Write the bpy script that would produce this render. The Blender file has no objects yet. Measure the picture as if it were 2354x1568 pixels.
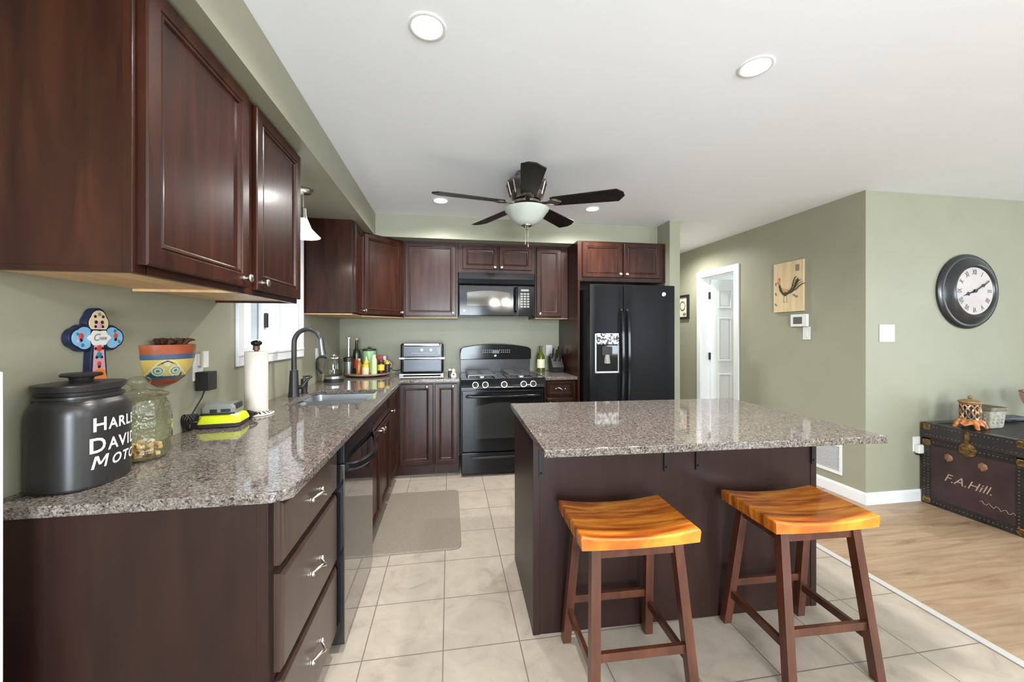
import bpy, bmesh, math, random
from mathutils import Matrix, Vector
random.seed(7)
PI = math.pi
R = math.radians
SC = bpy.context.scene
COL = SC.collection

# ------------------------------------------------------------------ camera
cd = bpy.data.cameras.new('camera')
cam = bpy.data.objects.new('camera', cd); COL.objects.link(cam)
cam.location = (1.073, 0.0, 1.34)
cam.rotation_euler = (PI / 2, 0, -math.atan(144 / 892))
cd.sensor_width = 36.0
cd.lens = 892 / 2354 * 36.0
cd.shift_y = -18 / 2354
cd.clip_start = 0.02
SC.camera = cam

# ------------------------------------------------------------------ world, daylight, exposure
W = bpy.data.worlds.new('sky'); SC.world = W; W.use_nodes = True
bg = W.node_tree.nodes['Background']
bg.inputs[0].default_value = (0.80, 0.90, 1.0, 1); bg.inputs[1].default_value = 1.2
SC.view_settings.view_transform = 'Standard'
SC.view_settings.look = 'None'
SC.view_settings.gamma = 1.0
SC.view_settings.use_curve_mapping = False
SC.view_settings.exposure = 0.70
SC.cycles.use_denoising = True
SC.cycles.max_bounces = 10
SC.cycles.diffuse_bounces = 6
SC.cycles.glossy_bounces = 5
SC.cycles.transmission_bounces = 10
SC.cycles.caustics_reflective = False
SC.cycles.caustics_refractive = False
SC.cycles.sample_clamp_indirect = 6.0


def area(name, loc, rot, sx, sy, power, col=(1, 1, 1)):
    d = bpy.data.lights.new(name, 'AREA'); d.shape = 'RECTANGLE'; d.size = sx; d.size_y = sy
    d.energy = power; d.color = col
    o = bpy.data.objects.new(name, d); COL.objects.link(o); o.location = loc; o.rotation_euler = rot
    return o


DAY = (0.80, 0.91, 1.0)
area('daylight_patio_door', (1.15, -4.42, 1.12), (PI / 2, 0, 0), 1.7, 2.1, 280, DAY)
area('daylight_rear_window', (6.5, -4.42, 1.45), (PI / 2, 0, 0), 1.3, 1.5, 75, DAY)
area('daylight_side_window', (7.92, -0.8, 1.35), (0, PI / 2, 0), 1.9, 3.0, 55, DAY)
area('bedroom_fill_light', (6.9, 4.3, 1.5), (0, PI / 2, 0), 1.4, 1.2, 85, DAY)  # unseen fill lamp added to brighten the open door leaf; no window built

# ------------------------------------------------------------------ materials
MATS = {}


def nodes_of(m):
    nt = m.node_tree
    return nt, nt.nodes['Principled BSDF']


def mat(name, col, rough=0.5, metal=0.0, coat=0.0, coat_rough=0.1, trans=0.0, emit=None, es=0.0, ior=1.45, spec=0.5, alpha=1.0):
    if name in MATS: return MATS[name]
    m = bpy.data.materials.new(name); m.use_nodes = True
    nt, b = nodes_of(m)
    b.inputs['Base Color'].default_value = (*col, 1)
    b.inputs['Roughness'].default_value = rough
    b.inputs['Metallic'].default_value = metal
    b.inputs['Coat Weight'].default_value = coat
    b.inputs['Coat Roughness'].default_value = coat_rough
    b.inputs['Transmission Weight'].default_value = trans
    b.inputs['IOR'].default_value = ior
    b.inputs['Specular IOR Level'].default_value = spec
    b.inputs['Alpha'].default_value = alpha
    if emit:
        b.inputs['Emission Color'].default_value = (*emit, 1)
        b.inputs['Emission Strength'].default_value = es
    MATS[name] = m
    return m


def N(nt, t, **k):
    n = nt.nodes.new(t)
    for a, v in k.items(): setattr(n, a, v)
    return n


def ramp(nt, stops, interp='LINEAR'):
    n = N(nt, 'ShaderNodeValToRGB'); cr = n.color_ramp; cr.interpolation = interp
    while len(cr.elements) > 1: cr.elements.remove(cr.elements[-1])
    cr.elements[0].position = stops[0][0]; cr.elements[0].color = (*stops[0][1], 1)
    for p, c in stops[1:]:
        e = cr.elements.new(p); e.color = (*c, 1)
    return n


def coords(nt, scale=(1, 1, 1), loc=(0, 0, 0), kind='world'):
    mp = N(nt, 'ShaderNodeMapping'); mp.inputs['Scale'].default_value = scale; mp.inputs['Location'].default_value = loc
    if kind == 'world':
        g = N(nt, 'ShaderNodeNewGeometry'); nt.links.new(g.outputs['Position'], mp.inputs['Vector'])
    else:
        g = N(nt, 'ShaderNodeTexCoord'); nt.links.new(g.outputs['Object'], mp.inputs['Vector'])
    return mp


def noise_mat(name, stops, scale, nscale=1.0, detail=4, rough=0.5, kind='world', coat=0.0, coat_rough=0.1, bump=0.0, metal=0.0, spec=0.5, distort=0.0):
    if name in MATS: return MATS[name]
    m = mat(name, stops[0][1], rough, metal, coat, coat_rough, spec=spec)
    nt, b = nodes_of(m)
    mp = coords(nt, scale, kind=kind)
    n = N(nt, 'ShaderNodeTexNoise'); n.inputs['Scale'].default_value = nscale; n.inputs['Detail'].default_value = detail
    n.inputs['Distortion'].default_value = distort
    r = ramp(nt, stops)
    nt.links.new(mp.outputs[0], n.inputs['Vector']); nt.links.new(n.outputs['Fac'], r.inputs[0]); nt.links.new(r.outputs[0], b.inputs['Base Color'])
    if bump:
        bp = N(nt, 'ShaderNodeBump'); bp.inputs['Strength'].default_value = bump; bp.inputs['Distance'].default_value = 0.002
        nt.links.new(n.outputs['Fac'], bp.inputs['Height']); nt.links.new(bp.outputs[0], b.inputs['Normal'])
    return m


SAGE = noise_mat('sage_paint', [(0.35, (0.290, 0.286, 0.211)), (0.65, (0.304, 0.300, 0.221))], (3, 3, 3), rough=0.42, spec=0.35)
CEIL = noise_mat('ceiling_paint', [(0.4, (0.885, 0.910, 0.955)), (0.6, (0.895, 0.920, 0.965))], (2, 2, 2), rough=0.6, spec=0.2)
WHITE = mat('white_trim', (0.74, 0.745, 0.76), 0.35)
CHERRY = noise_mat('cherry_wood', [(0.30, (0.0159, 0.0040, 0.0019)), (0.55, (0.0305, 0.0081, 0.0036)), (0.75, (0.0503, 0.0143, 0.0063))], (9, 9, 1.1), nscale=2.2, detail=6, rough=0.36, coat=0.20, coat_rough=0.17, distort=0.6, spec=0.25)
CHERRYD = noise_mat('espresso_wood', [(0.30, (0.0156, 0.0062, 0.0048)), (0.60, (0.0234, 0.0091, 0.0067))], (9, 9, 1.1), nscale=2.2, detail=6, rough=0.40, coat=0.06, coat_rough=0.2, distort=0.4, spec=0.28)
CHERRYG = noise_mat('espresso_glare', [(0.30, (0.0340, 0.0187, 0.0136)), (0.60, (0.0467, 0.0255, 0.0187))], (9, 9, 1.1), nscale=2.2, detail=6, rough=0.34, coat=0.4, coat_rough=0.25, distort=0.4)  # lighter espresso copy; window glare on the drawer fronts put into its colour
MAPLE = noise_mat('maple_wood', [(0.35, (0.60, 0.37, 0.17)), (0.65, (0.72, 0.48, 0.25))], (14, 1.5, 14), nscale=1.6, rough=0.45)
NICKEL = mat('brushed_nickel', (0.72, 0.68, 0.62), 0.24, 1.0)
CHROME = mat('chrome', (0.80, 0.80, 0.80), 0.12, 1.0)
STEEL = mat('stainless_steel', (0.55, 0.56, 0.58), 0.30, 1.0)
PEWTER = noise_mat('pewter', [(0.3, (0.20, 0.17, 0.145)), (0.7, (0.42, 0.37, 0.32))], (30, 30, 30), rough=0.34, metal=1.0)
BLACK = mat('black_gloss', (0.008, 0.008, 0.009), 0.10, spec=0.32)
BLACKT = noise_mat('black_textured', [(0.3, (0.010, 0.010, 0.011)), (0.7, (0.015, 0.015, 0.016))], (1, 1, 1), nscale=260, detail=2, rough=0.25, bump=0.12, spec=0.07)
BLACKM = mat('black_matte', (0.012, 0.012, 0.012), 0.5)
BLACKS = mat('black_satin', (0.020, 0.0185, 0.018), 0.36, coat=0.1, coat_rough=0.3)
IRON = mat('cast_iron', (0.012, 0.011, 0.011), 0.42, 0.0, spec=.3)
GRATE = mat('grate_iron', (0.06, 0.06, 0.062), 0.28, 0.7)
DGLASS = mat('dark_glass', (0.012, 0.012, 0.012), 0.04)
GREYGLASS = mat('mirror_grey_glass', (0.10, 0.09, 0.08), 0.06, 0.55)
def thin_glass(name, tint, refl=1.0, rough=0.02, ripple=0.0):
    m = bpy.data.materials.new(name); m.use_nodes = True; nt = m.node_tree
    nt.nodes.remove(nt.nodes['Principled BSDF']); out = nt.nodes['Material Output']
    tr = N(nt, 'ShaderNodeBsdfTransparent'); tr.inputs[0].default_value = (*tint, 1)
    gl = N(nt, 'ShaderNodeBsdfGlossy'); gl.inputs['Roughness'].default_value = rough
    fr = N(nt, 'ShaderNodeLayerWeight'); fr.inputs[0].default_value = 0.5
    pw = N(nt, 'ShaderNodeMath', operation='POWER'); pw.inputs[1].default_value = 4.0; nt.links.new(fr.outputs['Facing'], pw.inputs[0])
    if ripple:
        nz = N(nt, 'ShaderNodeTexNoise'); nz.inputs['Scale'].default_value = 55; mp = coords(nt, (1, 1, 1)); nt.links.new(mp.outputs[0], nz.inputs['Vector'])
        bp = N(nt, 'ShaderNodeBump'); bp.inputs['Strength'].default_value = ripple; bp.inputs['Distance'].default_value = .01
        nt.links.new(nz.outputs['Fac'], bp.inputs['Height']); nt.links.new(bp.outputs[0], gl.inputs['Normal']); nt.links.new(bp.outputs[0], fr.inputs['Normal'])
    mu = N(nt, 'ShaderNodeMath', operation='MULTIPLY_ADD'); mu.inputs[1].default_value = 0.6 * refl; mu.inputs[2].default_value = 0.035 * refl
    mx = N(nt, 'ShaderNodeMixShader')
    nt.links.new(pw.outputs[0], mu.inputs[0]); nt.links.new(mu.outputs[0], mx.inputs[0]); nt.links.new(tr.outputs[0], mx.inputs[1]); nt.links.new(gl.outputs[0], mx.inputs[2]); nt.links.new(mx.outputs[0], out.inputs[0])
    return m

GLASS = thin_glass('clear_glass', (.95, .955, .93))
JARG = thin_glass('rippled_glass', (.93, .94, .88), 2.0, .03, .55)
PANE = thin_glass('window_glass', (.96, .98, .98), .7, .0)
PLASTICW = mat('white_plastic', (0.70, 0.70, 0.68), 0.35)
FROST = noise_mat('frosted_alabaster', [(0.3, (0.40, 0.44, 0.39)), (0.7, (0.54, 0.57, 0.51))], (6, 6, 6), rough=0.35)
SHADE = mat('lit_shade', (0.95, 0.94, 0.90), 0.4, emit=(1.0, 0.97, 0.92), es=1.0)
LENS = mat('light_lens', (1, 1, 1), 0.4, emit=(1.0, 0.98, 0.95), es=9.0)
BULB = mat('lit_bulb', (1, 1, 1), 0.4, emit=(1.0, 0.97, 0.92), es=330.0)
BLADE = noise_mat('fan_blade_wood', [(0.3, (0.008, 0.006, 0.005)), (0.7, (0.016, 0.011, 0.009))], (6, 6, 6), rough=0.42, spec=0.3)
GREYP = mat('grey_plastic', (0.22, 0.22, 0.21), 0.4)
SCREEN = mat('grey_display', (0.10, 0.10, 0.095), 0.25)


def granite():
    m = mat('granite', (0.4, 0.36, 0.32), 0.055, coat=0.0, spec=0.55)
    nt, b = nodes_of(m)
    mp = coords(nt, (1, 1, 1))
    v = N(nt, 'ShaderNodeTexVoronoi'); v.inputs['Scale'].default_value = 230
    v2 = N(nt, 'ShaderNodeTexVoronoi'); v2.inputs['Scale'].default_value = 150
    n = N(nt, 'ShaderNodeTexNoise'); n.inputs['Scale'].default_value = 24; n.inputs['Detail'].default_value = 5
    nd = N(nt, 'ShaderNodeTexNoise'); nd.inputs['Scale'].default_value = 140
    mx0 = N(nt, 'ShaderNodeMix', data_type='RGBA', blend_type='LINEAR_LIGHT'); mx0.inputs[0].default_value = 0.005
    nt.links.new(mp.outputs[0], mx0.inputs['A']); nt.links.new(nd.outputs['Color'], mx0.inputs['B']); nt.links.new(mp.outputs[0], nd.inputs['Vector'])
    for x in (v, v2): nt.links.new(mx0.outputs['Result'], x.inputs['Vector'])
    nt.links.new(mp.outputs[0], n.inputs['Vector'])
    s = N(nt, 'ShaderNodeSeparateColor'); nt.links.new(v.outputs['Color'], s.inputs[0])
    r = ramp(nt, [(0.0, (0.0138, 0.0112, 0.0112)), (0.10, (0.0580, 0.0450, 0.0389)), (0.27, (0.1203, 0.0969, 0.0822)), (0.52, (0.1609, 0.1333, 0.1151)), (0.74, (0.2007, 0.1730, 0.1532)), (0.90, (0.2674, 0.2440, 0.2285))], 'CONSTANT')
    s2 = N(nt, 'ShaderNodeSeparateColor'); nt.links.new(v2.outputs['Color'], s2.inputs[0])
    r2 = ramp(nt, [(0.0, (0.0225, 0.0199, 0.0199)), (0.15, (0.0891, 0.0718, 0.0606)), (0.45, (0.1695, 0.1428, 0.1229)), (0.8, (0.2319, 0.2051, 0.1860))], 'CONSTANT')
    mx = N(nt, 'ShaderNodeMix', data_type='RGBA')
    rn = ramp(nt, [(0.42, (0.0000, 0.0000, 0.0000)), (0.58, (0.4456, 0.4318, 0.4318))])
    nt.links.new(n.outputs['Fac'], rn.inputs[0]); nt.links.new(rn.outputs[0], mx.inputs[0])
    nt.links.new(s.outputs[0], r.inputs[0]); nt.links.new(s2.outputs[0], r2.inputs[0])
    nt.links.new(r.outputs[0], mx.inputs['A']); nt.links.new(r2.outputs[0], mx.inputs['B'])
    nt.links.new(mx.outputs['Result'], b.inputs['Base Color'])
    return m


GRANITE = granite()


def tile_floor():
    m = mat('ceramic_tile', (0.55, 0.48, 0.40), 0.30, spec=0.4)
    nt, b = nodes_of(m)
    mp = coords(nt, (1, 1, 1), (-1.047 + 3.275, -1.335 + 6.55, 0))
    br = N(nt, 'ShaderNodeTexBrick'); br.offset = 0.0; br.squash = 1.0
    br.inputs['Scale'].default_value = 1.0; br.inputs['Brick Width'].default_value = 0.3275; br.inputs['Row Height'].default_value = 0.3275
    br.inputs['Mortar Size'].default_value = 0.0026; br.inputs['Mortar Smooth'].default_value = 0.15; br.inputs['Bias'].default_value = 0.0
    br.inputs['Color1'].default_value = (0.46, 0.46, 0.46, 1); br.inputs['Color2'].default_value = (0.54, 0.54, 0.54, 1); br.inputs['Mortar'].default_value = (0, 0, 0, 1)
    nt.links.new(mp.outputs[0], br.inputs['Vector'])
    mp2 = coords(nt, (1, 1, 1))
    n = N(nt, 'ShaderNodeTexNoise'); n.inputs['Scale'].default_value = 5.5; n.inputs['Detail'].default_value = 7; n.inputs['Roughness'].default_value = 0.62; n.inputs['Distortion'].default_value = 1.2
    nt.links.new(mp2.outputs[0], n.inputs['Vector'])
    r = ramp(nt, [(0.28, (0.3010, 0.2536, 0.2036)), (0.44, (0.3796, 0.3228, 0.2631)), (0.60, (0.4104, 0.3558, 0.2913)), (0.75, (0.4446, 0.3953, 0.3383))])
    nt.links.new(n.outputs['Fac'], r.inputs[0])
    mul = N(nt, 'ShaderNodeMix', data_type='RGBA', blend_type='OVERLAY'); mul.inputs[0].default_value = 0.5
    nt.links.new(r.outputs[0], mul.inputs['A']); nt.links.new(br.outputs['Color'], mul.inputs['B'])
    mx = N(nt, 'ShaderNodeMix', data_type='RGBA'); mx.inputs['B'].default_value = (0.17, 0.14, 0.11, 1)
    nt.links.new(br.outputs['Fac'], mx.inputs[0]); nt.links.new(mul.outputs['Result'], mx.inputs['A'])
    nt.links.new(mx.outputs['Result'], b.inputs['Base Color'])
    bp = N(nt, 'ShaderNodeBump'); bp.inputs['Strength'].default_value = 0.4; bp.inputs['Distance'].default_value = 0.002; bp.invert = True
    nt.links.new(br.outputs['Fac'], bp.inputs['Height']); nt.links.new(bp.outputs[0], b.inputs['Normal'])
    return m


def plank_floor():
    m = mat('oak_planks', (0.45, 0.30, 0.18), 0.36)
    nt, b = nodes_of(m)
    mp = coords(nt, (1, 1, 1), (2, 8, 0))
    br = N(nt, 'ShaderNodeTexBrick'); br.offset = 0.37
    br.inputs['Scale'].default_value = 1.0; br.inputs['Brick Width'].default_value = 1.25; br.inputs['Row Height'].default_value = 0.15
    br.inputs['Mortar Size'].default_value = 0.0008; br.inputs['Color1'].default_value = (0.42, 0.42, 0.42, 1); br.inputs['Color2'].default_value = (0.58, 0.58, 0.58, 1); br.inputs['Mortar'].default_value = (0.2, 0.2, 0.2, 1)
    nt.links.new(mp.outputs[0], br.inputs['Vector'])
    mp2 = coords(nt, (2.2, 22, 1))
    n = N(nt, 'ShaderNodeTexNoise'); n.inputs['Scale'].default_value = 1.0; n.inputs['Detail'].default_value = 7; n.inputs['Distortion'].default_value = 0.9; n.inputs['Roughness'].default_value = 0.62
    nt.links.new(mp2.outputs[0], n.inputs['Vector'])
    r = ramp(nt, [(0.25, (0.1596, 0.0931, 0.0494)), (0.40, (0.2926, 0.1928, 0.1159)), (0.55, (0.3524, 0.2460, 0.1558)), (0.75, (0.4123, 0.3059, 0.2061))])
    nt.links.new(n.outputs['Fac'], r.inputs[0])
    mx = N(nt, 'ShaderNodeMix', data_type='RGBA', blend_type='OVERLAY'); mx.inputs[0].default_value = 0.55
    nt.links.new(r.outputs[0], mx.inputs['A']); nt.links.new(br.outputs['Color'], mx.inputs['B'])
    nt.links.new(mx.outputs['Result'], b.inputs['Base Color'])
    return m


def acacia():
    m = mat('acacia_wood', (0.5, 0.17, 0.03), 0.22, coat=0.35, coat_rough=0.12)
    nt, b = nodes_of(m)
    mp = coords(nt, (2.4, 17, 3), kind='object')
    n = N(nt, 'ShaderNodeTexNoise'); n.inputs['Scale'].default_value = 1.0; n.inputs['Detail'].default_value = 6; n.inputs['Distortion'].default_value = 1.6
    nt.links.new(mp.outputs[0], n.inputs['Vector'])
    r = ramp(nt, [(0.27, (0.1104, 0.0198, 0.0054)), (0.40, (0.3496, 0.0792, 0.0108)), (0.52, (0.5520, 0.1710, 0.0162)), (0.72, (0.7360, 0.3060, 0.0405))])
    nt.links.new(n.outputs['Fac'], r.inputs[0])
    mp2 = coords(nt, (1, 1, 1), (1, 0.31, 0), 'object')
    br = N(nt, 'ShaderNodeTexBrick'); br.offset = 0.0
    br.inputs['Scale'].default_value = 1; br.inputs['Brick Width'].default_value = 3.0; br.inputs['Row Height'].default_value = 0.062; br.inputs['Mortar Size'].default_value = 0.0003
    br.inputs['Color1'].default_value = (0.36, 0.36, 0.36, 1); br.inputs['Color2'].default_value = (0.62, 0.62, 0.62, 1); br.inputs['Mortar'].default_value = (0.25, 0.25, 0.25, 1)
    nt.links.new(mp2.outputs[0], br.inputs['Vector'])
    mx = N(nt, 'ShaderNodeMix', data_type='RGBA', blend_type='OVERLAY'); mx.inputs[0].default_value = 0.7
    nt.links.new(r.outputs[0], mx.inputs['A']); nt.links.new(br.outputs['Color'], mx.inputs['B'])
    nt.links.new(mx.outputs['Result'], b.inputs['Base Color'])
    return m


TILE, PLANK, ACACIA = tile_floor(), plank_floor(), acacia()
LEGWOOD = noise_mat('walnut_leg_wood', [(0.3, (0.046, 0.0135, 0.007)), (0.7, (0.098, 0.030, 0.0145))], (12, 12, 2), nscale=2, rough=0.32, coat=0.25, coat_rough=0.15, kind='object')
MATFAB = noise_mat('woven_mat', [(0.3, (0.1785, 0.1487, 0.1173)), (0.7, (0.2295, 0.1938, 0.1513))], (60, 220, 60), rough=0.75, bump=0.3)


# ------------------------------------------------------------------ mesh helpers
class MB:
    def __init__(s): s.bm = bmesh.new()

    def raw(s, vs, fs, M=None, mi=0):
        vv = [s.bm.verts.new((M @ Vector(v)) if M else v) for v in vs]
        for f in fs:
            try:
                q = s.bm.faces.new([vv[i] for i in f]); q.material_index = mi
            except ValueError: pass
        return s

    def take(s, b2, M=None, mi=0):
        b2.verts.index_update()
        s.raw([v.co.copy() for v in b2.verts], [[v.index for v in f.verts] for f in b2.faces], M, mi)
        b2.free()
        return s

    def box(s, lo, hi, bev=0.0, M=None, mi=0, seg=2):
        b = bmesh.new()
        (x0, y0, z0), (x1, y1, z1) = lo, hi
        vs = [b.verts.new(p) for p in ((x0, y0, z0), (x1, y0, z0), (x1, y1, z0), (x0, y1, z0), (x0, y0, z1), (x1, y0, z1), (x1, y1, z1), (x0, y1, z1))]
        for f in ((0, 3, 2, 1), (4, 5, 6, 7), (0, 1, 5, 4), (1, 2, 6, 5), (2, 3, 7, 6), (3, 0, 4, 7)): b.faces.new([vs[i] for i in f])
        if bev > 0: bmesh.ops.bevel(b, geom=b.edges[:], offset=bev, segments=seg, profile=0.5, affect='EDGES', clamp_overlap=True)
        return s.take(b, M, mi)

    def loft(s, rings, M=None, mi=0, cap0=True, cap1=True, closed=True):
        n = len(rings[0]); vs = [p for r in rings for p in r]; fs = []
        for i in range(len(rings) - 1):
            for j in range(n if closed else n - 1):
                k = (j + 1) % n
                fs.append((i * n + j, i * n + k, (i + 1) * n + k, (i + 1) * n + j))
        if cap0: fs.append(tuple(range(n - 1, -1, -1)))
        if cap1: fs.append(tuple((len(rings) - 1) * n + j for j in range(n)))
        return s.raw(vs, fs, M, mi)

    def lathe(s, prof, seg=32, c=(0, 0, 0), M=None, mi=0, cap0=True, cap1=True, sx=1.0, sy=1.0):
        rings = [[(c[0] + r * sx * math.cos(2 * PI * j / seg), c[1] + r * sy * math.sin(2 * PI * j / seg), c[2] + z) for j in range(seg)] for r, z in prof]
        return s.loft(rings, M, mi, cap0, cap1)

    def cyl(s, p0, p1, r, seg=20, mi=0, r1=None):
        return s.tube([p0, p1], [r, r if r1 is None else r1], seg, mi)

    def tube(s, pts, r, seg=12, mi=0, M=None, closed=False):
        P = [Vector(p) for p in pts]; n = len(P)
        rs = r if isinstance(r, (list, tuple)) else [r] * n
        rings = []; up = None
        for i in range(n):
            if closed: t = (P[(i + 1) % n] - P[i - 1])
            else: t = P[min(i + 1, n - 1)] - P[max(i - 1, 0)]
            t.normalize()
            if up is None:
                up = t.cross(Vector((0, 0, 1)))
                if up.length < 1e-3: up = t.cross(Vector((0, 1, 0)))
            up = (up - t * up.dot(t)); up.normalize()
            w = t.cross(up)
            rings.append([tuple(P[i] + rs[i] * (math.cos(2 * PI * j / seg) * up + math.sin(2 * PI * j / seg) * w)) for j in range(seg)])
        if closed:
            n_ = len(rings); k_ = seg
            vs = [p for r_ in rings for p in r_]
            return s.raw(vs, [(i * k_ + j, i * k_ + (j + 1) % k_, ((i + 1) % n_) * k_ + (j + 1) % k_, ((i + 1) % n_) * k_ + j) for i in range(n_) for j in range(k_)], M, mi)
        return s.loft(rings, M, mi)

    def prism(s, poly, z0, z1, M=None, mi=0, bev=0.0):
        b = bmesh.new()
        n = len(poly)
        lo = [b.verts.new((x, y, z0)) for x, y in poly]; hi = [b.verts.new((x, y, z1)) for x, y in poly]
        b.faces.new(lo[::-1]); b.faces.new(hi)
        for j in range(n): b.faces.new((lo[j], lo[(j + 1) % n], hi[(j + 1) % n], hi[j]))
        bmesh.ops.recalc_face_normals(b, faces=b.faces[:])
        if bev > 0: bmesh.ops.bevel(b, geom=b.edges[:], offset=bev, segments=2, profile=0.5, affect='EDGES', clamp_overlap=True)
        bmesh.ops.triangulate(b, faces=[f for f in b.faces if len(f.verts) > 4])
        return s.take(b, M, mi)

    def sphere(s, c, r, seg=20, mi=0, sx=1, sy=1, sz=1, M=None):
        prof = [(r * math.sin(PI * i / 12), -r * sz * math.cos(PI * i / 12)) for i in range(13)]
        prof[0] = (r * 0.02, prof[0][1]); prof[-1] = (r * 0.02, prof[-1][1])
        return s.lathe(prof, seg, c, M, mi, sx=sx, sy=sy)


ROOT = {}


def obj(name, mb, mats, parent=None, angle=38, weld=False):
    me = bpy.data.meshes.new(name)
    bm = mb.bm
    if weld: bmesh.ops.remove_doubles(bm, verts=bm.verts[:], dist=1e-6)
    bmesh.ops.recalc_face_normals(bm, faces=bm.faces[:])
    o = bpy.data.objects.new(name, me); COL.objects.link(o)
    if parent is not None:
        base = ROOT[parent]
        o.parent = parent; ROOT[o] = base
    else:
        if len(bm.verts):
            xs = [v.co.x for v in bm.verts]; ys = [v.co.y for v in bm.verts]; zs = [v.co.z for v in bm.verts]
            base = Vector(((min(xs) + max(xs)) / 2, (min(ys) + max(ys)) / 2, min(zs)))
        else: base = Vector((0, 0, 0))
        o.location = base; ROOT[o] = base
    bmesh.ops.translate(bm, verts=bm.verts[:], vec=-base)
    bm.to_mesh(me); bm.free()
    me.shade_smooth(); me.set_sharp_from_angle(angle=R(angle))
    for m in (mats if isinstance(mats, (list, tuple)) else [mats]): me.materials.append(m)
    wn = o.modifiers.new('weighted_normals', 'WEIGHTED_NORMAL'); wn.keep_sharp = True; wn.weight = 60
    return o


def tag(o, label, cat, group=None, kind=None):
    o['label'] = label; o['category'] = cat
    if group: o['group'] = group
    if kind: o['kind'] = kind
    return o


def thing(name, label, cat, loc=(0, 0, 0), group=None):
    o = bpy.data.objects.new(name, None); COL.objects.link(o)
    o.empty_display_size = 0.05; o.location = loc; ROOT[o] = Vector(loc)
    return tag(o, label, cat, group)


def lab(o, text): o['label'] = text; return o


def struct(name, mb, m, label=None, angle=38):
    o = obj(name, mb, m, angle=angle); o['kind'] = 'structure'
    if label: o['label'] = label
    return o


def copy_tree(o, parent=None):
    c = o.copy(); COL.objects.link(c)
    if parent is not None:
        c.parent = parent; c.matrix_parent_inverse = o.matrix_parent_inverse.copy()
    for ch in list(o.children): copy_tree(ch, c)
    return c


def text_geo(s, size=0.1, bold=0.0, shear=0.0, align='LEFT', space=1.0):
    cu = bpy.data.curves.new('lettering', 'FONT'); cu.body = s; cu.size = size; cu.offset = bold; cu.shear = shear
    cu.align_x = align; cu.space_character = space; cu.resolution_u = 3; cu.fill_mode = 'FRONT'
    o = bpy.data.objects.new('lettering', cu); COL.objects.link(o)
    dg = bpy.context.evaluated_depsgraph_get(); dg.update()
    me = o.evaluated_get(dg).to_mesh()
    vs = [tuple(v.co) for v in me.vertices]; fs = [tuple(p.vertices) for p in me.polygons]
    o.evaluated_get(dg).to_mesh_clear()
    bpy.data.objects.remove(o); bpy.data.curves.remove(cu)
    return vs, fs


def add_text(mb, s, M, size, bold=0.0, shear=0.0, align='CENTER', mi=0, space=1.0):
    vs, fs = text_geo(s, size, bold, shear, align, space)
    mb.raw(vs, fs, M, mi)


def T(x, y, z): return Matrix.Translation((x, y, z))
def RZ(a): return Matrix.Rotation(R(a), 4, 'Z')
def RX(a): return Matrix.Rotation(R(a), 4, 'X')
def RY(a): return Matrix.Rotation(R(a), 4, 'Y')


FACE_R = RZ(90)     # local front (-Y) turned to face +X
# text in local XY plane -> standing in XZ plane facing -Y
STAND = RX(90)


def superring(cx, cy, a, b, z, n=2.8, seg=48):
    out = []
    for i in range(seg):
        t = 2 * PI * i / seg; ct, st = math.cos(t), math.sin(t)
        out.append((cx + a * math.copysign(abs(ct) ** (2 / n), ct), cy + b * math.copysign(abs(st) ** (2 / n), st), z))
    return out


def rrect(x0, y0, x1, y1, r, z, seg=5):
    out = []
    for cx, cy, a0 in ((x1 - r, y0 + r, -90), (x1 - r, y1 - r, 0), (x0 + r, y1 - r, 90), (x0 + r, y0 + r, 180)):
        for k in range(seg + 1):
            a = R(a0 + 90 * k / seg); out.append((cx + r * math.cos(a), cy + r * math.sin(a), z))
    return out


def rect_ring(w, h, ins, y):
    return [(ins, y, ins), (w - ins, y, ins), (w - ins, y, h - ins), (ins, y, h - ins)]


# ------------------------------------------------------------------ room shell
XL, YB, H = -0.06, 4.30, 2.46
XH = 4.286            # hall side wall plane
YR = 2.554            # living side wall plane
XE, YS, YH = 8.0, -4.5, 6.2


def wall(name, *boxes, m=SAGE):
    mb = MB()
    for lo, hi in boxes: mb.box(lo, hi)
    return struct(name, mb, m)


WY0, WY1, WZ0, WZ1 = 2.35, 3.19, 1.225, 2.15   # sink window opening
wall('wall_left', ((XL - .14, YS, 0), (XL, WY0, H)), ((XL - .14, WY1, 0), (XL, YB + .12, H)), ((XL - .14, WY0, 0), (XL, WY1, WZ0)), ((XL - .14, WY0, WZ1), (XL, WY1, H)))
wall('wall_back', ((XL, YB, 0), (3.235, YB + .12, H)))
wall('wall_nib', ((3.235, 3.557, 0), (3.345, YH, H)))
wall('wall_hall_end', ((3.235, YH, 0), (XH + .12, YH + .1, H)))
DY0, DY1, DZ = 3.955, 4.565, 2.06
wall('wall_hall', ((XH, YR, 0), (XH + .11, DY0, H)), ((XH, DY1, 0), (XH + .11, YH, H)), ((XH, DY0, DZ), (XH + .11, DY1, H)))
wall('wall_right', ((XH + .11, YR, 0), (XE, YR + .11, H)))
wall('wall_east', ((XE, YS, 0), (XE + .1, -2.4, H)), ((XE, .8, 0), (XE + .1, YR + .11, H)), ((XE, -2.4, 0), (XE + .1, .8, .4)), ((XE, -2.4, 2.3), (XE + .1, .8, H)))
wall('wall_rear', ((XL - .14, YS - .1, 0), (.25, YS, H)), ((2.05, YS - .1, 0), (5.8, YS, H)), ((7.2, YS - .1, 0), (XE + .1, YS, H)), ((.25, YS - .1, 2.2), (2.05, YS, H)),
     ((5.8, YS - .1, 2.25), (7.2, YS, H)), ((5.8, YS - .1, 0), (7.2, YS, .65)))
wall('wall_bedroom', ((XH + .11, 5.6, 0), (7.0, 5.7, H)), ((7.0, YR + .11, 0), (7.1, 5.7, H)), m=mat('bedroom_paint', (0.30, 0.31, 0.27), 0.5))
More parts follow.
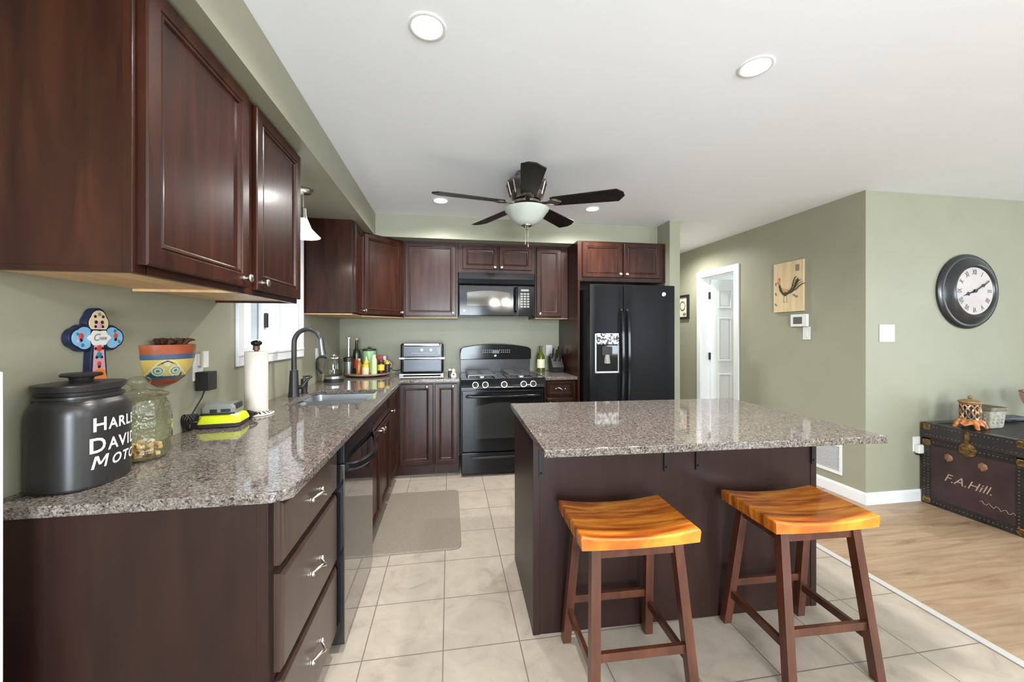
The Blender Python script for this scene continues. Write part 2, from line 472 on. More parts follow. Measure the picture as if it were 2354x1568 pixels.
mb = MB(); mb.box((XL - .14, YS - .1, H), (XE + .1, YH + .1, H + .1)); struct('ceiling', mb, CEIL)
XT = 3.361
mb = MB(); mb.box((XL - .14, YS - .1, -.1), (XT, YB + .1, 0)); struct('floor', mb, TILE)
mb = MB(); mb.box((XT, YS - .1, -.1), (XE + .1, YH + .1, 0)); struct('floor_living', mb, PLANK)
mb = MB(); mb.box((XT - .02, YS, 0), (XT + .02, 3.55, .006), .002); struct('trim_1', mb, mat('transition_strip', (0.62, 0.60, 0.58), 0.35, 0.3))
# soffits
SX, SY, SZ = 0.389, 3.79, 2.249
mb = MB(); mb.box((XL, YS, SZ), (SX, YB, H - .001)); struct('wall_soffit_left', mb, SAGE)
mb = MB(); mb.box((SX, SY, SZ), (3.235, YB, H - .001)); struct('wall_soffit_back', mb, SAGE)
# baseboards
def base_prof(mb, p0, p1, nx, ny):
    d = (Vector(p1) - Vector(p0)); L = d.length; ang = math.atan2(d.y, d.x)
    pr = [(0, 0), (.014, 0), (.014, .07), (.010, .082), (.006, .092), (0, .092)]
    t = d.normalized()
    rings = []
    for q in (0, L):
        c = Vector(p0) + t * q
        rings.append([(c.x + nx * a, c.y + ny * a, z) for a, z in pr])
    mb.loft(rings)
mb = MB(); base_prof(mb, (XH, YR + .0005, 0), (XH, DY0 - .07, 0), -1, 0); struct('baseboard_hall', mb, WHITE)
mb = MB(); base_prof(mb, (XH - .014, YR, 0), (XE, YR, 0), 0, -1); struct('baseboard_right', mb, WHITE)
mb = MB(); base_prof(mb, (XH, DY1 + .07, 0), (XH, YH, 0), -1, 0); struct('baseboard_hall_end', mb, WHITE)
# narrow white board at the near end of the counter
mb = MB(); mb.box((XL, 1.02, 0), (.088, 1.040, 1.255), .004); struct('trim_2', mb, WHITE)

# window over the sink
def bar_rect(mb, y0, y1, z0, z1, w, x0, x1, bev=.003):
    mb.box((x0, y0, z0), (x1, y0 + w, z1), bev); mb.box((x0, y1 - w, z0), (x1, y1, z1), bev)
    mb.box((x0, y0 + w, z0), (x1, y1 - w, z0 + w), bev); mb.box((x0, y0 + w, z1 - w), (x1, y1 - w, z1), bev)
mb = MB()
bar_rect(mb, WY0 - .06, WY1 + .05, WZ0 - .065, WZ1 + .05, .06, XL, XL + .016)      # casing
mb.box((XL + .0, WY0 - .05, WZ0 - .012), (XL + .022, WY1 + .04, WZ0 + .004), .003)
bar_rect(mb, WY0, WY1, WZ0, WZ1, .03, XL - .13, XL - .002)                          # jamb liner
win = struct('window_1', mb, WHITE)
def wpart(name, mb, m): return obj(name, mb, m, win)
mb = MB(); bar_rect(mb, WY0 + .03, 2.745, WZ0 + .03, WZ1 - .03, .045, XL - .07, XL - .04); wpart('sash', mb, WHITE)
mb = MB(); bar_rect(mb, 2.70, WY1 - .03, WZ0 + .03, WZ1 - .03, .05, XL - .115, XL - .08); wpart('sash', mb, WHITE)
mb = MB(); mb.box((XL - .058, WY0 + .07, WZ0 + .07), (XL - .054, 2.705, WZ1 - .07)); wpart('pane', mb, PANE)
mb = MB(); mb.box((XL - .10, 2.745, WZ0 + .075), (XL - .096, WY1 - .075, WZ1 - .075)); wpart('pane', mb, PANE)
mb = MB(); mb.box((XL - .04, 2.705, 1.375), (XL - .022, 2.735, 1.47), .006); wpart('latch', mb, BLACKM)
# neighbour's house outside
SIDING = mat('pale_blue_siding', (0.62, 0.68, 0.72), 0.6)
mb = MB()
mb.box((-3.2, 0.5, -.4), (-3.0, 6.2, 3.4))
for k in range(22): mb.box((-3.0, .5, -.3 + k * .16), (-2.985, 6.2, -.3 + k * .16 + .145), .004)
nh = thing('neighbor_house', 'neighbouring house with pale siding outside the kitchen window', 'house', (-3.1, 3, -.4))
obj('siding_wall', mb, SIDING, nh)
mb = MB(); mb.box((-3.0, 5.75, -.4), (-2.86, 6.05, 3.4)); lab(obj('brick_pier', mb, noise_mat('pink_brick', [(0.3, (0.40, 0.25, 0.2)), (0.7, (0.6, 0.47, 0.4))], (5, 5, 14), rough=0.8), nh), 'pinkish brick pier')
mb = MB(); mb.box((-2.99, 4.2, 1.0), (-2.96, 5.2, 2.4), .01); lab(obj('window', mb, mat('far_window', (0.25, 0.32, 0.36), 0.2), nh), 'dark window')
mb = MB(); mb.box((-6, -6, -.5), (XL - .14, 8, -.4)); struct('floor_yard', mb, mat('yard_green', (0.20, 0.26, 0.14), 0.9))

# door in the hall
mb = MB()
cw = .075
for y0, y1 in ((DY0 - cw + .01, DY0 + .01), (DY1 - .01, DY1 + cw - .01)): mb.box((XH - .018, y0, 0), (XH, y1, DZ + cw - .01), .004)
mb.box((XH - .018, DY0 + .01, DZ - .01), (XH, DY1 - .01, DZ + cw - .01), .004)
mb.box((XH - .004, DY0 - .001, 0), (XH + .114, DY0 + .018, DZ)); mb.box((XH - .004, DY1 - .018, 0), (XH + .114, DY1 + .001, DZ)); mb.box((XH - .004, DY0, DZ - .018), (XH + .114, DY1, DZ + .001))
door = struct('door_1', mb, WHITE)
# leaf, hinged at the far jamb, swung into the room
LW, LH = .60, 2.03
lf = MB()
lf.box((0, -.035, .01), (LW, 0, LH), .002)
for (a, b_), (c, d) in [((.09, .27), (1.66, 1.90)), ((.33, .51), (1.66, 1.90)), ((.09, .27), (.98, 1.54)), ((.33, .51), (.98, 1.54)), ((.09, .27), (.20, .82)), ((.33, .51), (.20, .82))]:
    w, h = b_ - a, d - c
    for side in (0, 1):
        Mx = T(a, -.035, c) if side == 0 else T(b_, 0, c) @ RZ(180)
        rings = [[(x, y - .0, z) for x, y, z in rect_ring(w, h, i, yy)] for i, yy in ((0, .001), (.003, -.006), (.014, -.006), (.020, -.0005), (.034, -.0005), (.042, -.005))]
        lf.loft(rings, Mx, cap0=False)
HM = T(XH + .10, DY1 - .02, 0) @ RZ(-6) @ T(.006, 0, 0)
for v in lf.bm.verts: v.co = HM @ v.co
dl = obj('door_leaf', lf, WHITE, door)
mb = MB()
for z in (.25, 1.0, 1.78): mb.box((XH + .092, DY1 - .052, z), (XH + .108, DY1 - .019, z + .09), .002)
lab(obj('hinge', mb, BLACKM, door), 'dark hinges')

# ------------------------------------------------------------------ cabinet kit
def knob_mb(M):
    mb = MB()
    mb.lathe([(.0085, 0), (.0085, .002), (.0055, .004), (.0045, .012), (.008, .016), (.0135, .020), (.0150, .0245), (.0125, .0285), (.006, .0305), (.0005, .031)], 20, M=M @ RX(90))
    return mb


def panel_mb(M, w, h, t=.022, fw=.055):
    mb = MB()
    rr = [(.0, 0), (.0, -t + .004), (.004, -t), (fw - .016, -t), (fw - .013, -t + .004), (fw - .010, -t + .004), (fw - .007, -t + .001), (fw - .002, -t + .002), (fw + .002, -t + .010), (fw + .007, -t + .012)]
    mb.loft([rect_ring(w, h, i, y) for i, y in rr], M)
    return mb


def flat_mb(M, w, h, t=.022):
    mb = MB()
    rr = [(.0, 0), (.0, -t + .008), (.004, -t + .006), (.010, -t + .001), (.016, -t)]
    mb.loft([rect_ring(w, h, i, y) for i, y in rr], M)
    return mb


def cab_door(root, M, w, h, knob=None, fw=.055, m=CHERRY, name='door', t=.022):
    d = obj(name, panel_mb(M, w, h, t, fw), m, root, angle=25)
    if knob: obj('knob', knob_mb(M @ T(knob[0], -t, knob[1])), NICKEL, d)
    return d


def pull_mb(M, L=.096):
    mb = MB()
    pts = []; rs = []
    n = 22
    for i in range(n + 1):
        s = i / n; x = (s - .5) * L
        y = -.030 * (math.sin(PI * s) ** .8)
        z = .010 * math.sin(2 * PI * s)
        pts.append((x, y, z)); rs.append(.0036 + .002 * math.sin(PI * s) + (.0018 if i in (0, n) else 0))
    mb.tube(pts, rs, 10, M=M)
    for sx in (-1, 1):
        mb.sphere((sx * L / 2, -.006, 0), .0085, 12, M=M)
        mb.lathe([(.008, 0), (.006, .004), (.005, .008)], 12, M=M @ T(sx * L / 2, 0, 0) @ RX(90))
    return mb


def drawer(root, M, w, h, m=CHERRYG, t=.024, flat=True, pull=True):
    d = obj('drawer', flat_mb(M, w, h, t) if flat else panel_mb(M, w, h, t, .03), m, root, angle=25)
    if pull: obj('pull', pull_mb(M @ T(w / 2, -t, h / 2)), NICKEL, d)
    return d


UZ0, UZ1 = 1.490, 2.247
XF, YF = 0.305, 3.95        # wall-cabinet faces

# --- wall cabinet by the camera
t = thing('wall_cabinet', 'large dark cherry two door wall cabinet nearest the camera above the black canister', 'cabinet', (.12, 1.6, UZ0), 'dark cherry wall cabinets')
mb = MB(); mb.box((XL + .001, 1.092, UZ0 + .014), (XF - .022, 2.128, UZ1), .001)
mb.box((XL + .001, 1.092, UZ0), (XF - .022, 1.110, UZ0 + .014)); mb.box((XL + .001, 2.110, UZ0), (XF - .022, 2.128, UZ0 + .014))
obj('cabinet_body', mb, CHERRY, t)
mb = MB(); bar = (XF - .022, XF)
mb.box((bar[0], 1.088, UZ0), (bar[1], 1.135, UZ1), .0015); mb.box((bar[0], 2.095, UZ0), (bar[1], 2.130, UZ1), .0015); mb.box((bar[0], 1.60, UZ0 - .0006), (bar[1] + .0008, 1.675, UZ1 - .0006))
mb.box((bar[0], 1.13, UZ0), (bar[1], 2.1, UZ0 + .035), .001); mb.box((bar[0], 1.13, UZ1 - .035), (bar[1], 2.1, UZ1))
obj('face_frame', mb, CHERRY, t)
mb = MB(); mb.box((XL + .003, 1.110, UZ0 + .010), (XF - .022, 2.110, UZ0 + .0138)); mb.box((XL + .003, 1.60, UZ0 + .001), (XF - .022, 1.625, UZ0 + .0137), .001)
lab(obj('bottom_panel', mb, MAPLE, t), 'pale maple underside panel')
cab_door(t, T(XF, 1.105, 1.511) @ FACE_R, .502, .724, (.462, .032), .062)
cab_door(t, T(XF, 1.668, 1.511) @ FACE_R, .452, .724, (.036, .032), .062)

# --- far wall cabinet on the left wall
t = thing('wall_cabinet', 'slim dark cherry wall cabinet between the window and the corner cabinet', 'cabinet', (.12, 3.45, UZ0), 'dark cherry wall cabinets')
mb = MB(); mb.box((XL + .001, 3.27, UZ0 + .006), (XF, 3.628, UZ1), .0015); obj('cabinet_body', mb, CHERRY, t)
mb = MB(); mb.box((XL + .001, 3.272, UZ0), (XF - .003, 3.626, UZ0 + .0058)); lab(obj('bottom_panel', mb, MAPLE, t), 'pale maple underside panel')
cab_door(t, T(XF, 3.30, 1.511) @ FACE_R, .318, .722, (.285, .03), .05)

# --- corner wall cabinet
t = thing('corner_wall_cabinet', 'dark cherry diagonal corner wall cabinet with one angled door', 'cabinet', (.2, 4.0, UZ0), 'dark cherry wall cabinets')
poly = [(XF, 3.63), (.625, YF), (.625, YB - .001), (XL + .001, YB - .001), (XL + .001, 3.63)]
mb = MB(); mb.prism(poly, UZ0 + .006, UZ1); obj('cabinet_body', mb, CHERRY, t)
mb = MB(); mb.prism([(x + (.003 if x < 0 else -.004), y) for x, y in poly], UZ0, UZ0 + .0058); lab(obj('bottom_panel', mb, MAPLE, t), 'pale maple underside panel')
dw = math.hypot(.32, .32)
cab_door(t, T(XF, 3.63, 1.511) @ RZ(45) @ T(.012, 0, 0), dw - .024, .722, (dw - .055, .03), .05)


def back_upper(label, x0, x1, z0, z1, doors, knobs, yf=YF, bottom=True, yb=YB - .001, fw=.052):
    t = thing('wall_cabinet', label, 'cabinet', ((x0 + x1) / 2, (yf + yb) / 2, z0), 'dark cherry wall cabinets')
    mb = MB(); mb.box((x0, yf, z0 + .006), (x1, yb, z1), .0015); obj('cabinet_body', mb, CHERRY, t)
    mb = MB(); mb.box((x0 + .002, yf + .003, z0), (x1 - .002, yb, z0 + .0058)); b = obj('bottom_panel', mb, MAPLE if bottom else CHERRY, t)
    if bottom: lab(b, 'pale maple underside panel')
    for (dx0, dx1, dz0, dz1), k in zip(doors, knobs):
        cab_door(t, T(dx0, yf, dz0), dx1 - dx0, dz1 - dz0, k, fw)
    return t


back_upper('dark cherry single door wall cabinet left of the microwave', .627, 1.158, UZ0, UZ1, [(.643, 1.138, 1.511, 2.233)], [(.465, .03)])
back_upper('short dark cherry two door wall cabinet directly over the microwave', 1.160, 1.950, 1.956, UZ1, [(1.205, 1.557, 1.988, 2.222), (1.576, 1.915, 1.988, 2.222)], [(.325, .022), (.022, .022)], bottom=False)
back_upper('narrow dark cherry wall cabinet between the microwave and the refrigerator', 1.952, 2.308, UZ0, UZ1, [(1.966, 2.229, 1.511, 2.225)], [(.035, .03)])
back_upper('dark cherry two door wall cabinet above the refrigerator', 2.310, 3.232, 1.850, UZ1 - .002, [(2.352, 2.760, 1.888, 2.228), (2.782, 3.164, 1.888, 2.228)], [(.385, .035), (.022, .035)], yf=3.635, bottom=False)
mb = MB(); mb.box((2.310, 3.632, 0), (2.330, YB - .001, 1.849), .001)
tag(obj('refrigerator_side_panel', mb, CHERRY), 'tall dark cherry panel standing against the left side of the refrigerator', 'cabinet panel')

# --- base cabinets
CT, CB = 0.916, 0.886     # countertop top and underside
XBF, YBF = 0.593, 3.700   # base faces
t = thing('drawer_cabinet', 'dark cherry base cabinet of three stacked drawers at the near counter end', 'cabinet', (.27, 1.42, 0), 'dark cherry base cabinets')
mb = MB(); mb.box((XL + .002, 1.150, .0), (XBF - .06, 1.705, .1)); mb.box((XL + .002, 1.150, .1), (XBF - .02, 1.705, CB - .001)); obj('cabinet_body', mb, CHERRYD, t)
mb = MB(); mb.box((XL + .002, 1.135, 0), (XBF - .03, 1.150, CB - .001), .001); mb.box((XBF - .03, 1.132, 0), (XBF, 1.150, CB - .001), .0015); lab(obj('end_panel', mb, CHERRYD, t), 'plain dark end panel facing the camera')
mb = MB()
mb.box((XBF - .02, 1.150, .1), (XBF, 1.170, CB - .001)); mb.box((XBF - .02, 1.69, .1), (XBF, 1.705, CB - .001))
for z0, z1 in ((.1, .118), (.38, .402), (.672, .694), (CB - .02, CB - .001)): mb.box((XBF - .02, 1.17, z0), (XBF, 1.69, z1))
obj('face_frame', mb, CHERRYD, t)
for z0, z1 in ((.105, .375), (.400, .672), (.696, .872)): drawer(t, T(XBF, 1.165, z0) @ FACE_R, .535, z1 - z0)

# dishwasher
t = thing('dishwasher', 'black dishwasher with a bowed handle between the drawers and sink cabinet', 'dishwasher', (.3, 2.0, 0))
mb = MB(); mb.box((XL + .03, 1.722, .1), (XBF - .01, 2.312, CB - .004)); mb.box((XL + .03, 1.722, .0), (XBF - .08, 2.312, .1)); obj('tub', mb, BLACKM, t)
mb = MB(); mb.box((XBF - .008, 1.716, .035), (.640, 2.320, .79), .004); dd = obj('door', mb, mat('black_mirror_gloss', (.010, .010, .011), .06, coat=1.0, coat_rough=.03), t)
mb = MB(); mb.box((XBF - .008, 1.716, .792), (.640, 2.320, .876), .004)
obj('control_panel', mb, BLACK, t)
mb = MB()
rings = []
for i in range(25):
    s = i / 24; y = 1.735 + .565 * s; b_ = math.sin(PI * s) ** .7
    x = .640 + .052 * b_; zc = .775 - .035 * b_
    rings.append([(x - .004, y, zc + .016), (x + .010, y, zc + .012), (x + .014, y, zc - .008), (x + .006, y, zc - .018), (x - .006, y, zc - .012)])
mb.loft(rings); obj('handle', mb, BLACK, t)

# sink cabinet
t = thing('sink_cabinet', 'dark cherry two door base cabinet under the sink', 'cabinet', (.27, 2.75, 0), 'dark cherry base cabinets')
mb = MB(); mb.box((XL + .002, 2.326, 0), (XBF - .07, 3.165, .1)); mb.box((XL + .002, 2.326, .1), (XBF, 3.165, .68)); mb.box((XBF - .03, 2.326, .68), (XBF, 3.165, CB - .001)); mb.box((XL + .002, 2.326, .68), (XBF - .03, 2.345, CB - .001)); mb.box((XL + .002, 3.146, .68), (XBF - .03, 3.165, CB - .001))
obj('cabinet_body', mb, CHERRYD, t)
drawer(t, T(XBF, 2.340, .735) @ FACE_R, .81, .135, CHERRY, pull=False, flat=False).name = 'false_drawer_front'
cab_door(t, T(XBF, 2.340, .115) @ FACE_R, .402, .605, (.37, .57), .055)
cab_door(t, T(XBF, 2.748, .115) @ FACE_R, .402, .605, (.032, .57), .055)

# corner base cabinet
t = thing('corner_base_cabinet', 'dark cherry corner base cabinet with folded doors beside the sink cabinet', 'cabinet', (.3, 3.8, 0), 'dark cherry base cabinets')
poly = [(XBF, 3.168), (XBF, YBF), (.927, YBF), (.927, YB - .002), (XL + .002, YB - .002), (XL + .002, 3.168)]
mb = MB(); mb.prism(poly, .1, CB - .001)
mb.prism([(XBF - .07, 3.168), (XBF - .07, YBF + .07), (.927, YBF + .07), (.927, YB - .002), (XL + .002, YB - .002), (XL + .002, 3.168)], 0, .1); obj('cabinet_body', mb, CHERRY, t)
cab_door(t, T(XBF, 3.185, .118) @ FACE_R, .475, .75, (.035, .60), .05)
cab_door(t, T(.622, YBF, .118), .300, .75, (.245, .725), .052)
# narrow base cabinet left of range
t = thing('narrow_base_cabinet', 'narrow dark cherry one door base cabinet left of the range', 'cabinet', (1.05, 4.0, 0), 'dark cherry base cabinets')
mb = MB(); mb.box((.929, YBF, .1), (1.160, YB - .002, CB - .001), .001); mb.box((.929, YBF + .07, 0), (1.160, YB - .002, .1)); obj('cabinet_body', mb, CHERRY, t)
cab_door(t, T(.941, YBF, .118), .207, .75, (.165, .725), .052)
# base cabinet right of range
t = thing('drawer_base_cabinet', 'dark cherry base cabinet with one drawer between range and refrigerator', 'cabinet', (2.15, 4.0, 0), 'dark cherry base cabinets')
mb = MB(); mb.box((1.990, YBF, .1), (2.308, YB - .002, CB - .001), .001); mb.box((1.990, YBF + .07, 0), (2.308, YB - .002, .1)); obj('cabinet_body', mb, CHERRY, t)
drawer(t, T(2.013, YBF, .727), .268, .142, CHERRY, flat=False)
cab_door(t, T(2.013, YBF, .118), .268, .585, (.03, .54), .05)

# ------------------------------------------------------------------ countertops
def slab(xs, ys, mask, z0, z1, moves=None, bev=.004):
    b = bmesh.new(); top = {}; bot = {}
    def V(d, i, j, z):
        if (i, j) not in d:
            p = (xs[i], ys[j])
            if moves and p in moves: p = moves[p]
            d[(i, j)] = b.verts.new((p[0], p[1], z))
        return d[(i, j)]
    cells = set((i, j) for i in range(len(xs) - 1) for j in range(len(ys) - 1) if mask((xs[i] + xs[i + 1]) / 2, (ys[j] + ys[j + 1]) / 2))
    for i, j in cells:
        b.faces.new([V(top, i, j, z1), V(top, i + 1, j, z1), V(top, i + 1, j + 1, z1), V(top, i, j + 1, z1)])
        b.faces.new([V(bot, i, j + 1, z0), V(bot, i + 1, j + 1, z0), V(bot, i + 1, j, z0), V(bot, i, j, z0)])
        for di, dj, a, c in ((0, -1, (i, j), (i + 1, j)), (1, 0, (i + 1, j), (i + 1, j + 1)), (0, 1, (i + 1, j + 1), (i, j + 1)), (-1, 0, (i, j + 1), (i, j))):
            if (i + di, j + dj) not in cells:
                b.faces.new([V(bot, *a, z0), V(bot, *c, z0), V(top, *c, z1), V(top, *a, z1)])
    b.normal_update()
    eds = [e for e in b.edges if len(e.link_faces) == 2 and e.link_faces[0].normal.dot(e.link_faces[1].normal) < .3 and abs(e.verts[0].co.z - e.verts[1].co.z) < 1e-5]
    bmesh.ops.bevel(b, geom=eds, offset=bev, segments=3, profile=0.5, affect='EDGES')
    mb = MB(); mb.take(b); return mb


SKX0, SKX1, SKY0, SKY1 = .105, .545, 2.445, 3.055
def cmask(x, y):
    if SKX0 < x < SKX1 and SKY0 < y < SKY1: return False
    return (x < .65) or (y > 3.648)
mb = slab([XL + .001, SKX0, SKX1, .60, .65, 1.163], [1.12, 1.15, SKY0, SKY1, 3.648, YB - .002], cmask, CB, CT, {(.65, 1.12): (.628, 1.132)})
tag(obj('countertop', mb, GRANITE), 'long L shaped speckled granite countertop along the window wall', 'countertop')
mb = slab([1.988, 2.309], [3.640, YB - .002], lambda x, y: True, CB, CT)
tag(obj('countertop', mb, GRANITE), 'small granite countertop piece between range and refrigerator', 'countertop')

# sink
t = thing('kitchen_sink', 'stainless double bowl sink set into the granite under the window', 'sink', (.33, 2.75, .70))
def bowl(y0, y1, nm):
    mb = MB(); x0, x1 = SKX0 - .004, SKX1 + .004
    o = [rrect(x0 - .012, y0 - .012, x1 + .012, y1 + .012, .05, CB - .001), rrect(x0, y0, x1, y1, .045, CB - .001), rrect(x0 + .004, y0 + .004, x1 - .004, y1 - .004, .045, .74), rrect(x0 + .02, y0 + .02, x1 - .02, y1 - .02, .04, .715)]
    out = [rrect(x0 - .012, y0 - .012, x1 + .012, y1 + .012, .05, CB - .001), rrect(x0 - .006, y0 - .006, x1 + .006, y1 + .006, .05, .71)]
    mb.loft(o, cap0=False); mb.loft(out, cap0=False, cap1=True)
    b = obj(nm, mb, STEEL, t)
    mb = MB(); mb.lathe([(.04, .716), (.042, .7175), (.03, .7165), (.001, .716)], 20, ((x0 + x1) / 2, (y0 + y1) / 2, 0)); obj('drain', mb, CHROME, b)
bowl(SKY0 - .003, 2.735, 'bowl'); bowl(2.765, SKY1 + .003, 'bowl')
mb = MB(); mb.box((SKX0 - .004, 2.738, CB - .02), (SKX1 + .004, 2.762, CB - .002), .003); obj('divider', mb, STEEL, t)

# faucet
fx, fy = .045, 2.80
t = thing('kitchen_faucet', 'tall black gooseneck faucet at the back of the sink', 'faucet', (fx, fy, CT))
mb = MB(); mb.lathe([(.037, 0), (.037, .005), (.034, .02), (.026, .165), (.027, .172), (.021, .176), (.018, .18)], 10, (fx, fy, CT)); obj('base', mb, BLACKS, t)
pts = [(fx, fy, CT + .17), (fx, fy, CT + .24), (fx, fy, CT + .33)]
for k in range(1, 17):
    a = PI - PI * 0.93 * k / 16
    pts.append((fx + .085 + .085 * math.cos(a), fy, CT + .355 + .095 * math.sin(a)))
mb = MB(); mb.tube(pts, [.0165] * 3 + [.0165 - .003 * k / 16 for k in range(1, 17)], 14); obj('spout', mb, BLACKS, t)
e = pts[-1]
mb = MB(); mb.tube([(e[0] - .001, fy, e[2] + .015), (e[0], fy, e[2] - .005), (e[0] + .005, fy, e[2] - .05), (e[0] + .012, fy, e[2] - .10)], [.017, .020, .021, .025], 16); obj('spray_head', mb, mat('gunmetal', (.16, .16, .165), .25, .9), t)
mb = MB(); mb.tube([(fx + .02, fy, CT + .06), (fx + .05, fy, CT + .065)], .014, 12); mb.tube([(fx + .05, fy, CT + .062), (fx + .075, fy + .01, CT + .10), (fx + .105, fy + .02, CT + .135)], [.013, .008, .007], 10); obj('lever', mb, BLACKS, t)
t = thing('soap_dispenser', 'short black soap pump next to the faucet', 'soap dispenser', (.065, 2.93, CT))
mb = MB(); mb.lathe([(.026, 0), (.026, .004), (.020, .008), (.020, .05), (.023, .055), (.023, .10), (.018, .105)], 16, (.065, 2.93, CT)); obj('base', mb, BLACKS, t)
mb = MB(); mb.cyl((.065, 2.93, CT + .10), (.065, 2.93, CT + .125), .008); mb.tube([(.065, 2.93, CT + .12), (.10, 2.93, CT + .122), (.115, 2.93, CT + .11)], .006, 10); obj('spout', mb, BLACKS, t)

# ------------------------------------------------------------------ island
ic = (2.148, 1.823)
t = thing('kitchen_island', 'freestanding dark wood island base with plain panels facing the stools', 'kitchen island', (0, 0, 0))
bx0, bx1, by0, by1 = -.704, .710, -.157, .458
mb = MB(); mb.box((bx0 + .02, by0 + .02, .0), (bx1 - .02, by1 - .03, CB - .001)); mb.box((bx0 + .03, by1 - .03, .1), (bx1 - .03, by1, CB - .001)); obj('cabinet_body', mb, CHERRYD, t)
mb = MB(); mb.box((bx0 + .03, by0, 0), (bx1 - .018, by0 + .019, CB - .001), .0012); obj('back_panel', mb, CHERRYD, t)
mb = MB(); mb.box((bx0, by0 + .02, 0), (bx0 + .019, by1 - .03, CB - .001), .0012); obj('end_panel', mb, CHERRYD, t)
mb = MB(); mb.box((bx1 - .019, by0 + .02, 0), (bx1, by1 - .03, CB - .001), .0012); obj('end_panel', mb, CHERRYD, t)
mb = MB(); mb.box((bx0 - .001, by0 - .003, 0), (bx0 + .030, by0 + .025, CB - .001), .0015); obj('corner_post', mb, CHERRYD, t)
mb = MB(); mb.box((bx1 - .030, by0 - .003, 0), (bx1 + .001, by0 + .025, CB - .001), .0015); obj('corner_post', mb, CHERRYD, t)
for x in (1.478, 2.069, 2.228, 2.838):
    lx = x - ic[0]; y = by0 - .0035
    mb = MB()
    mb.box((lx - .010, y - .006, .700), (lx + .010, y, CB - .002), .001); mb.box((lx - .010, y - .22, CB - .008), (lx + .010, y, CB - .002), .001)
    mb.sphere((lx, y - .007, .72), .006, 10)
    lab(obj('bracket', mb, IRON, t), 'black iron support bracket')
for x0, x1 in ((bx0 + .05, -.01), (.01, bx1 - .05)):
    cab_door(t, T(x1, by1, .12) @ RZ(180), x1 - x0, .74, (.04, .68), .055, CHERRYD)
t.location = (ic[0], ic[1], 0); t.rotation_euler = (0, 0, R(-1.5))
mb = slab([-.7225, .7225], [-.473, .473], lambda x, y: True, CB, CT)
o = obj('countertop', mb, GRANITE); o.location = (ic[0], ic[1], CB); o.rotation_euler = (0, 0, R(-1.5))
tag(o, 'rectangular granite island top overhanging toward the two stools', 'countertop')

# ------------------------------------------------------------------ range
t = thing('gas_range', 'black freestanding gas range with an arched backguard', 'stove', (1.576, 3.95, 0))
rx0, rx1, ry = 1.182, 1.970, 3.655
mb = MB(); mb.box((rx0, ry, .03), (rx1, 4.27, .90), .003)
for x in (rx0 + .06, rx1 - .06):
    for y in (ry + .08, 4.2): mb.lathe([(.018, 0), (.018, .03)], 12, (x, y, 0))
obj('body', mb, BLACK, t)
mb = MB(); mb.box((rx0 - .002, ry - .015, .90), (rx1 + .002, 4.20, .915), .004); obj('cooktop', mb, BLACK, t)
mb = MB()   # slanted control panel
pr = [(ry - .002, .820), (ry - .045, .826), (ry - .040, .865), (ry - .010, .912), (ry + .02, .914), (ry + .02, .820)]
mb.loft([[(x, y, z) for y, z in pr] for x in (rx0 - .002, rx1 + .002)]); cp = obj('control_panel', mb, BLACK, t)
for x in (1.312, 1.404, 1.582, 1.768, 1.860):
    mb = MB(); M = T(x, ry - .0435, .858) @ RX(90) @ RX(-14)
    mb.lathe([(.030, 0), (.030, .003), (.0265, .004)], 24, M=M, mi=1)
    mb.lathe([(.024, .002), (.022, .018), (.020, .020), (.0005, .0205)], 24, M=M, mi=0); mb.box((-.004, -.02, .02), (.004, .02, .026), .001, M=M)
    obj('knob', mb, [BLACK, CHROME], cp)
mb = MB(); mb.box((rx0 + .008, ry - .038, .235), (rx1 - .008, ry - .001, .800), .006); od = obj('oven_door', mb, BLACK, t)
mb = MB()
wp = [(rx0 + .13, .355), (rx1 - .13, .355)] + [(rx0 + .13 + (rx1 - rx0 - .26) * (1 - k / 14), .655 + .035 * math.sin(PI * k / 14)) for k in range(15)]
mb.prism(wp, 0, .003, M=T(0, ry - .0375, 0) @ RX(90), mi=0); obj('oven_window', mb, mat('oven_glass', (.026, .026, .024), .12, spec=.3), od)
mb = MB()
hp = [(rx0 + .05 + (rx1 - rx0 - .1) * k / 16, ry - .062 - .016 * math.sin(PI * k / 16), .752) for k in range(17)]
mb.tube([(hp[0][0], ry - .036, .752)] + hp + [(hp[-1][0], ry - .036, .752)], .0125, 12); obj('handle', mb, BLACK, od)
mb = MB(); mb.box((rx0 + .004, ry - .030, .030), (rx1 - .004, ry - .001, .222), .005); wd = obj('warming_drawer', mb, BLACK, t)
mb = MB(); mb.box((rx0 + .09, ry - .046, .165), (rx1 - .09, ry - .029, .188), .005); obj('handle', mb, BLACKM, wd)
# backguard
mb = MB()
n = 24
top = [(rx0 + .004 + (rx1 - rx0 - .008) * (k / n), 1.178 + .046 * math.sin(PI * k / n) ** .8 if 0 < k < n else 1.165) for k in range(n + 1)]
pl = [(rx0 + .004, 1.055), (rx1 - .004, 1.055)] + top[::-1]
mb.prism(pl, 0, .085, M=T(0, 4.285, 0) @ RX(90), bev=.006); bgd = obj('backguard', mb, BLACK, t)
mb = MB(); mb.box((rx0 + .010, 4.23, .905), (rx1 - .010, 4.28, 1.06), .003); obj('backsplash', mb, mat('grey_enamel', (.035, .034, .036), .25), t)
mb = MB(); mb.lathe([(.013, 0), (.013, .002), (.0005, .003)], 20, M=T(1.571, 4.199, 1.092) @ RX(90)); obj('badge', mb, CHROME, bgd)
mb = MB()
for k in range(14):
    for j in range(2):
        if 5 < k < 9 and j == 0: continue
        mb.box((1.43 + k * .022, 4.1975, 1.128 + j * .022), (1.442 + k * .022, 4.199, 1.138 + j * .022))
obj('button_panel', mb, GREYP, bgd)
mb = MB(); mb.box((1.535, 4.1972, 1.12), (1.61, 4.1995, 1.15)); obj('clock_display', mb, SCREEN, bgd)
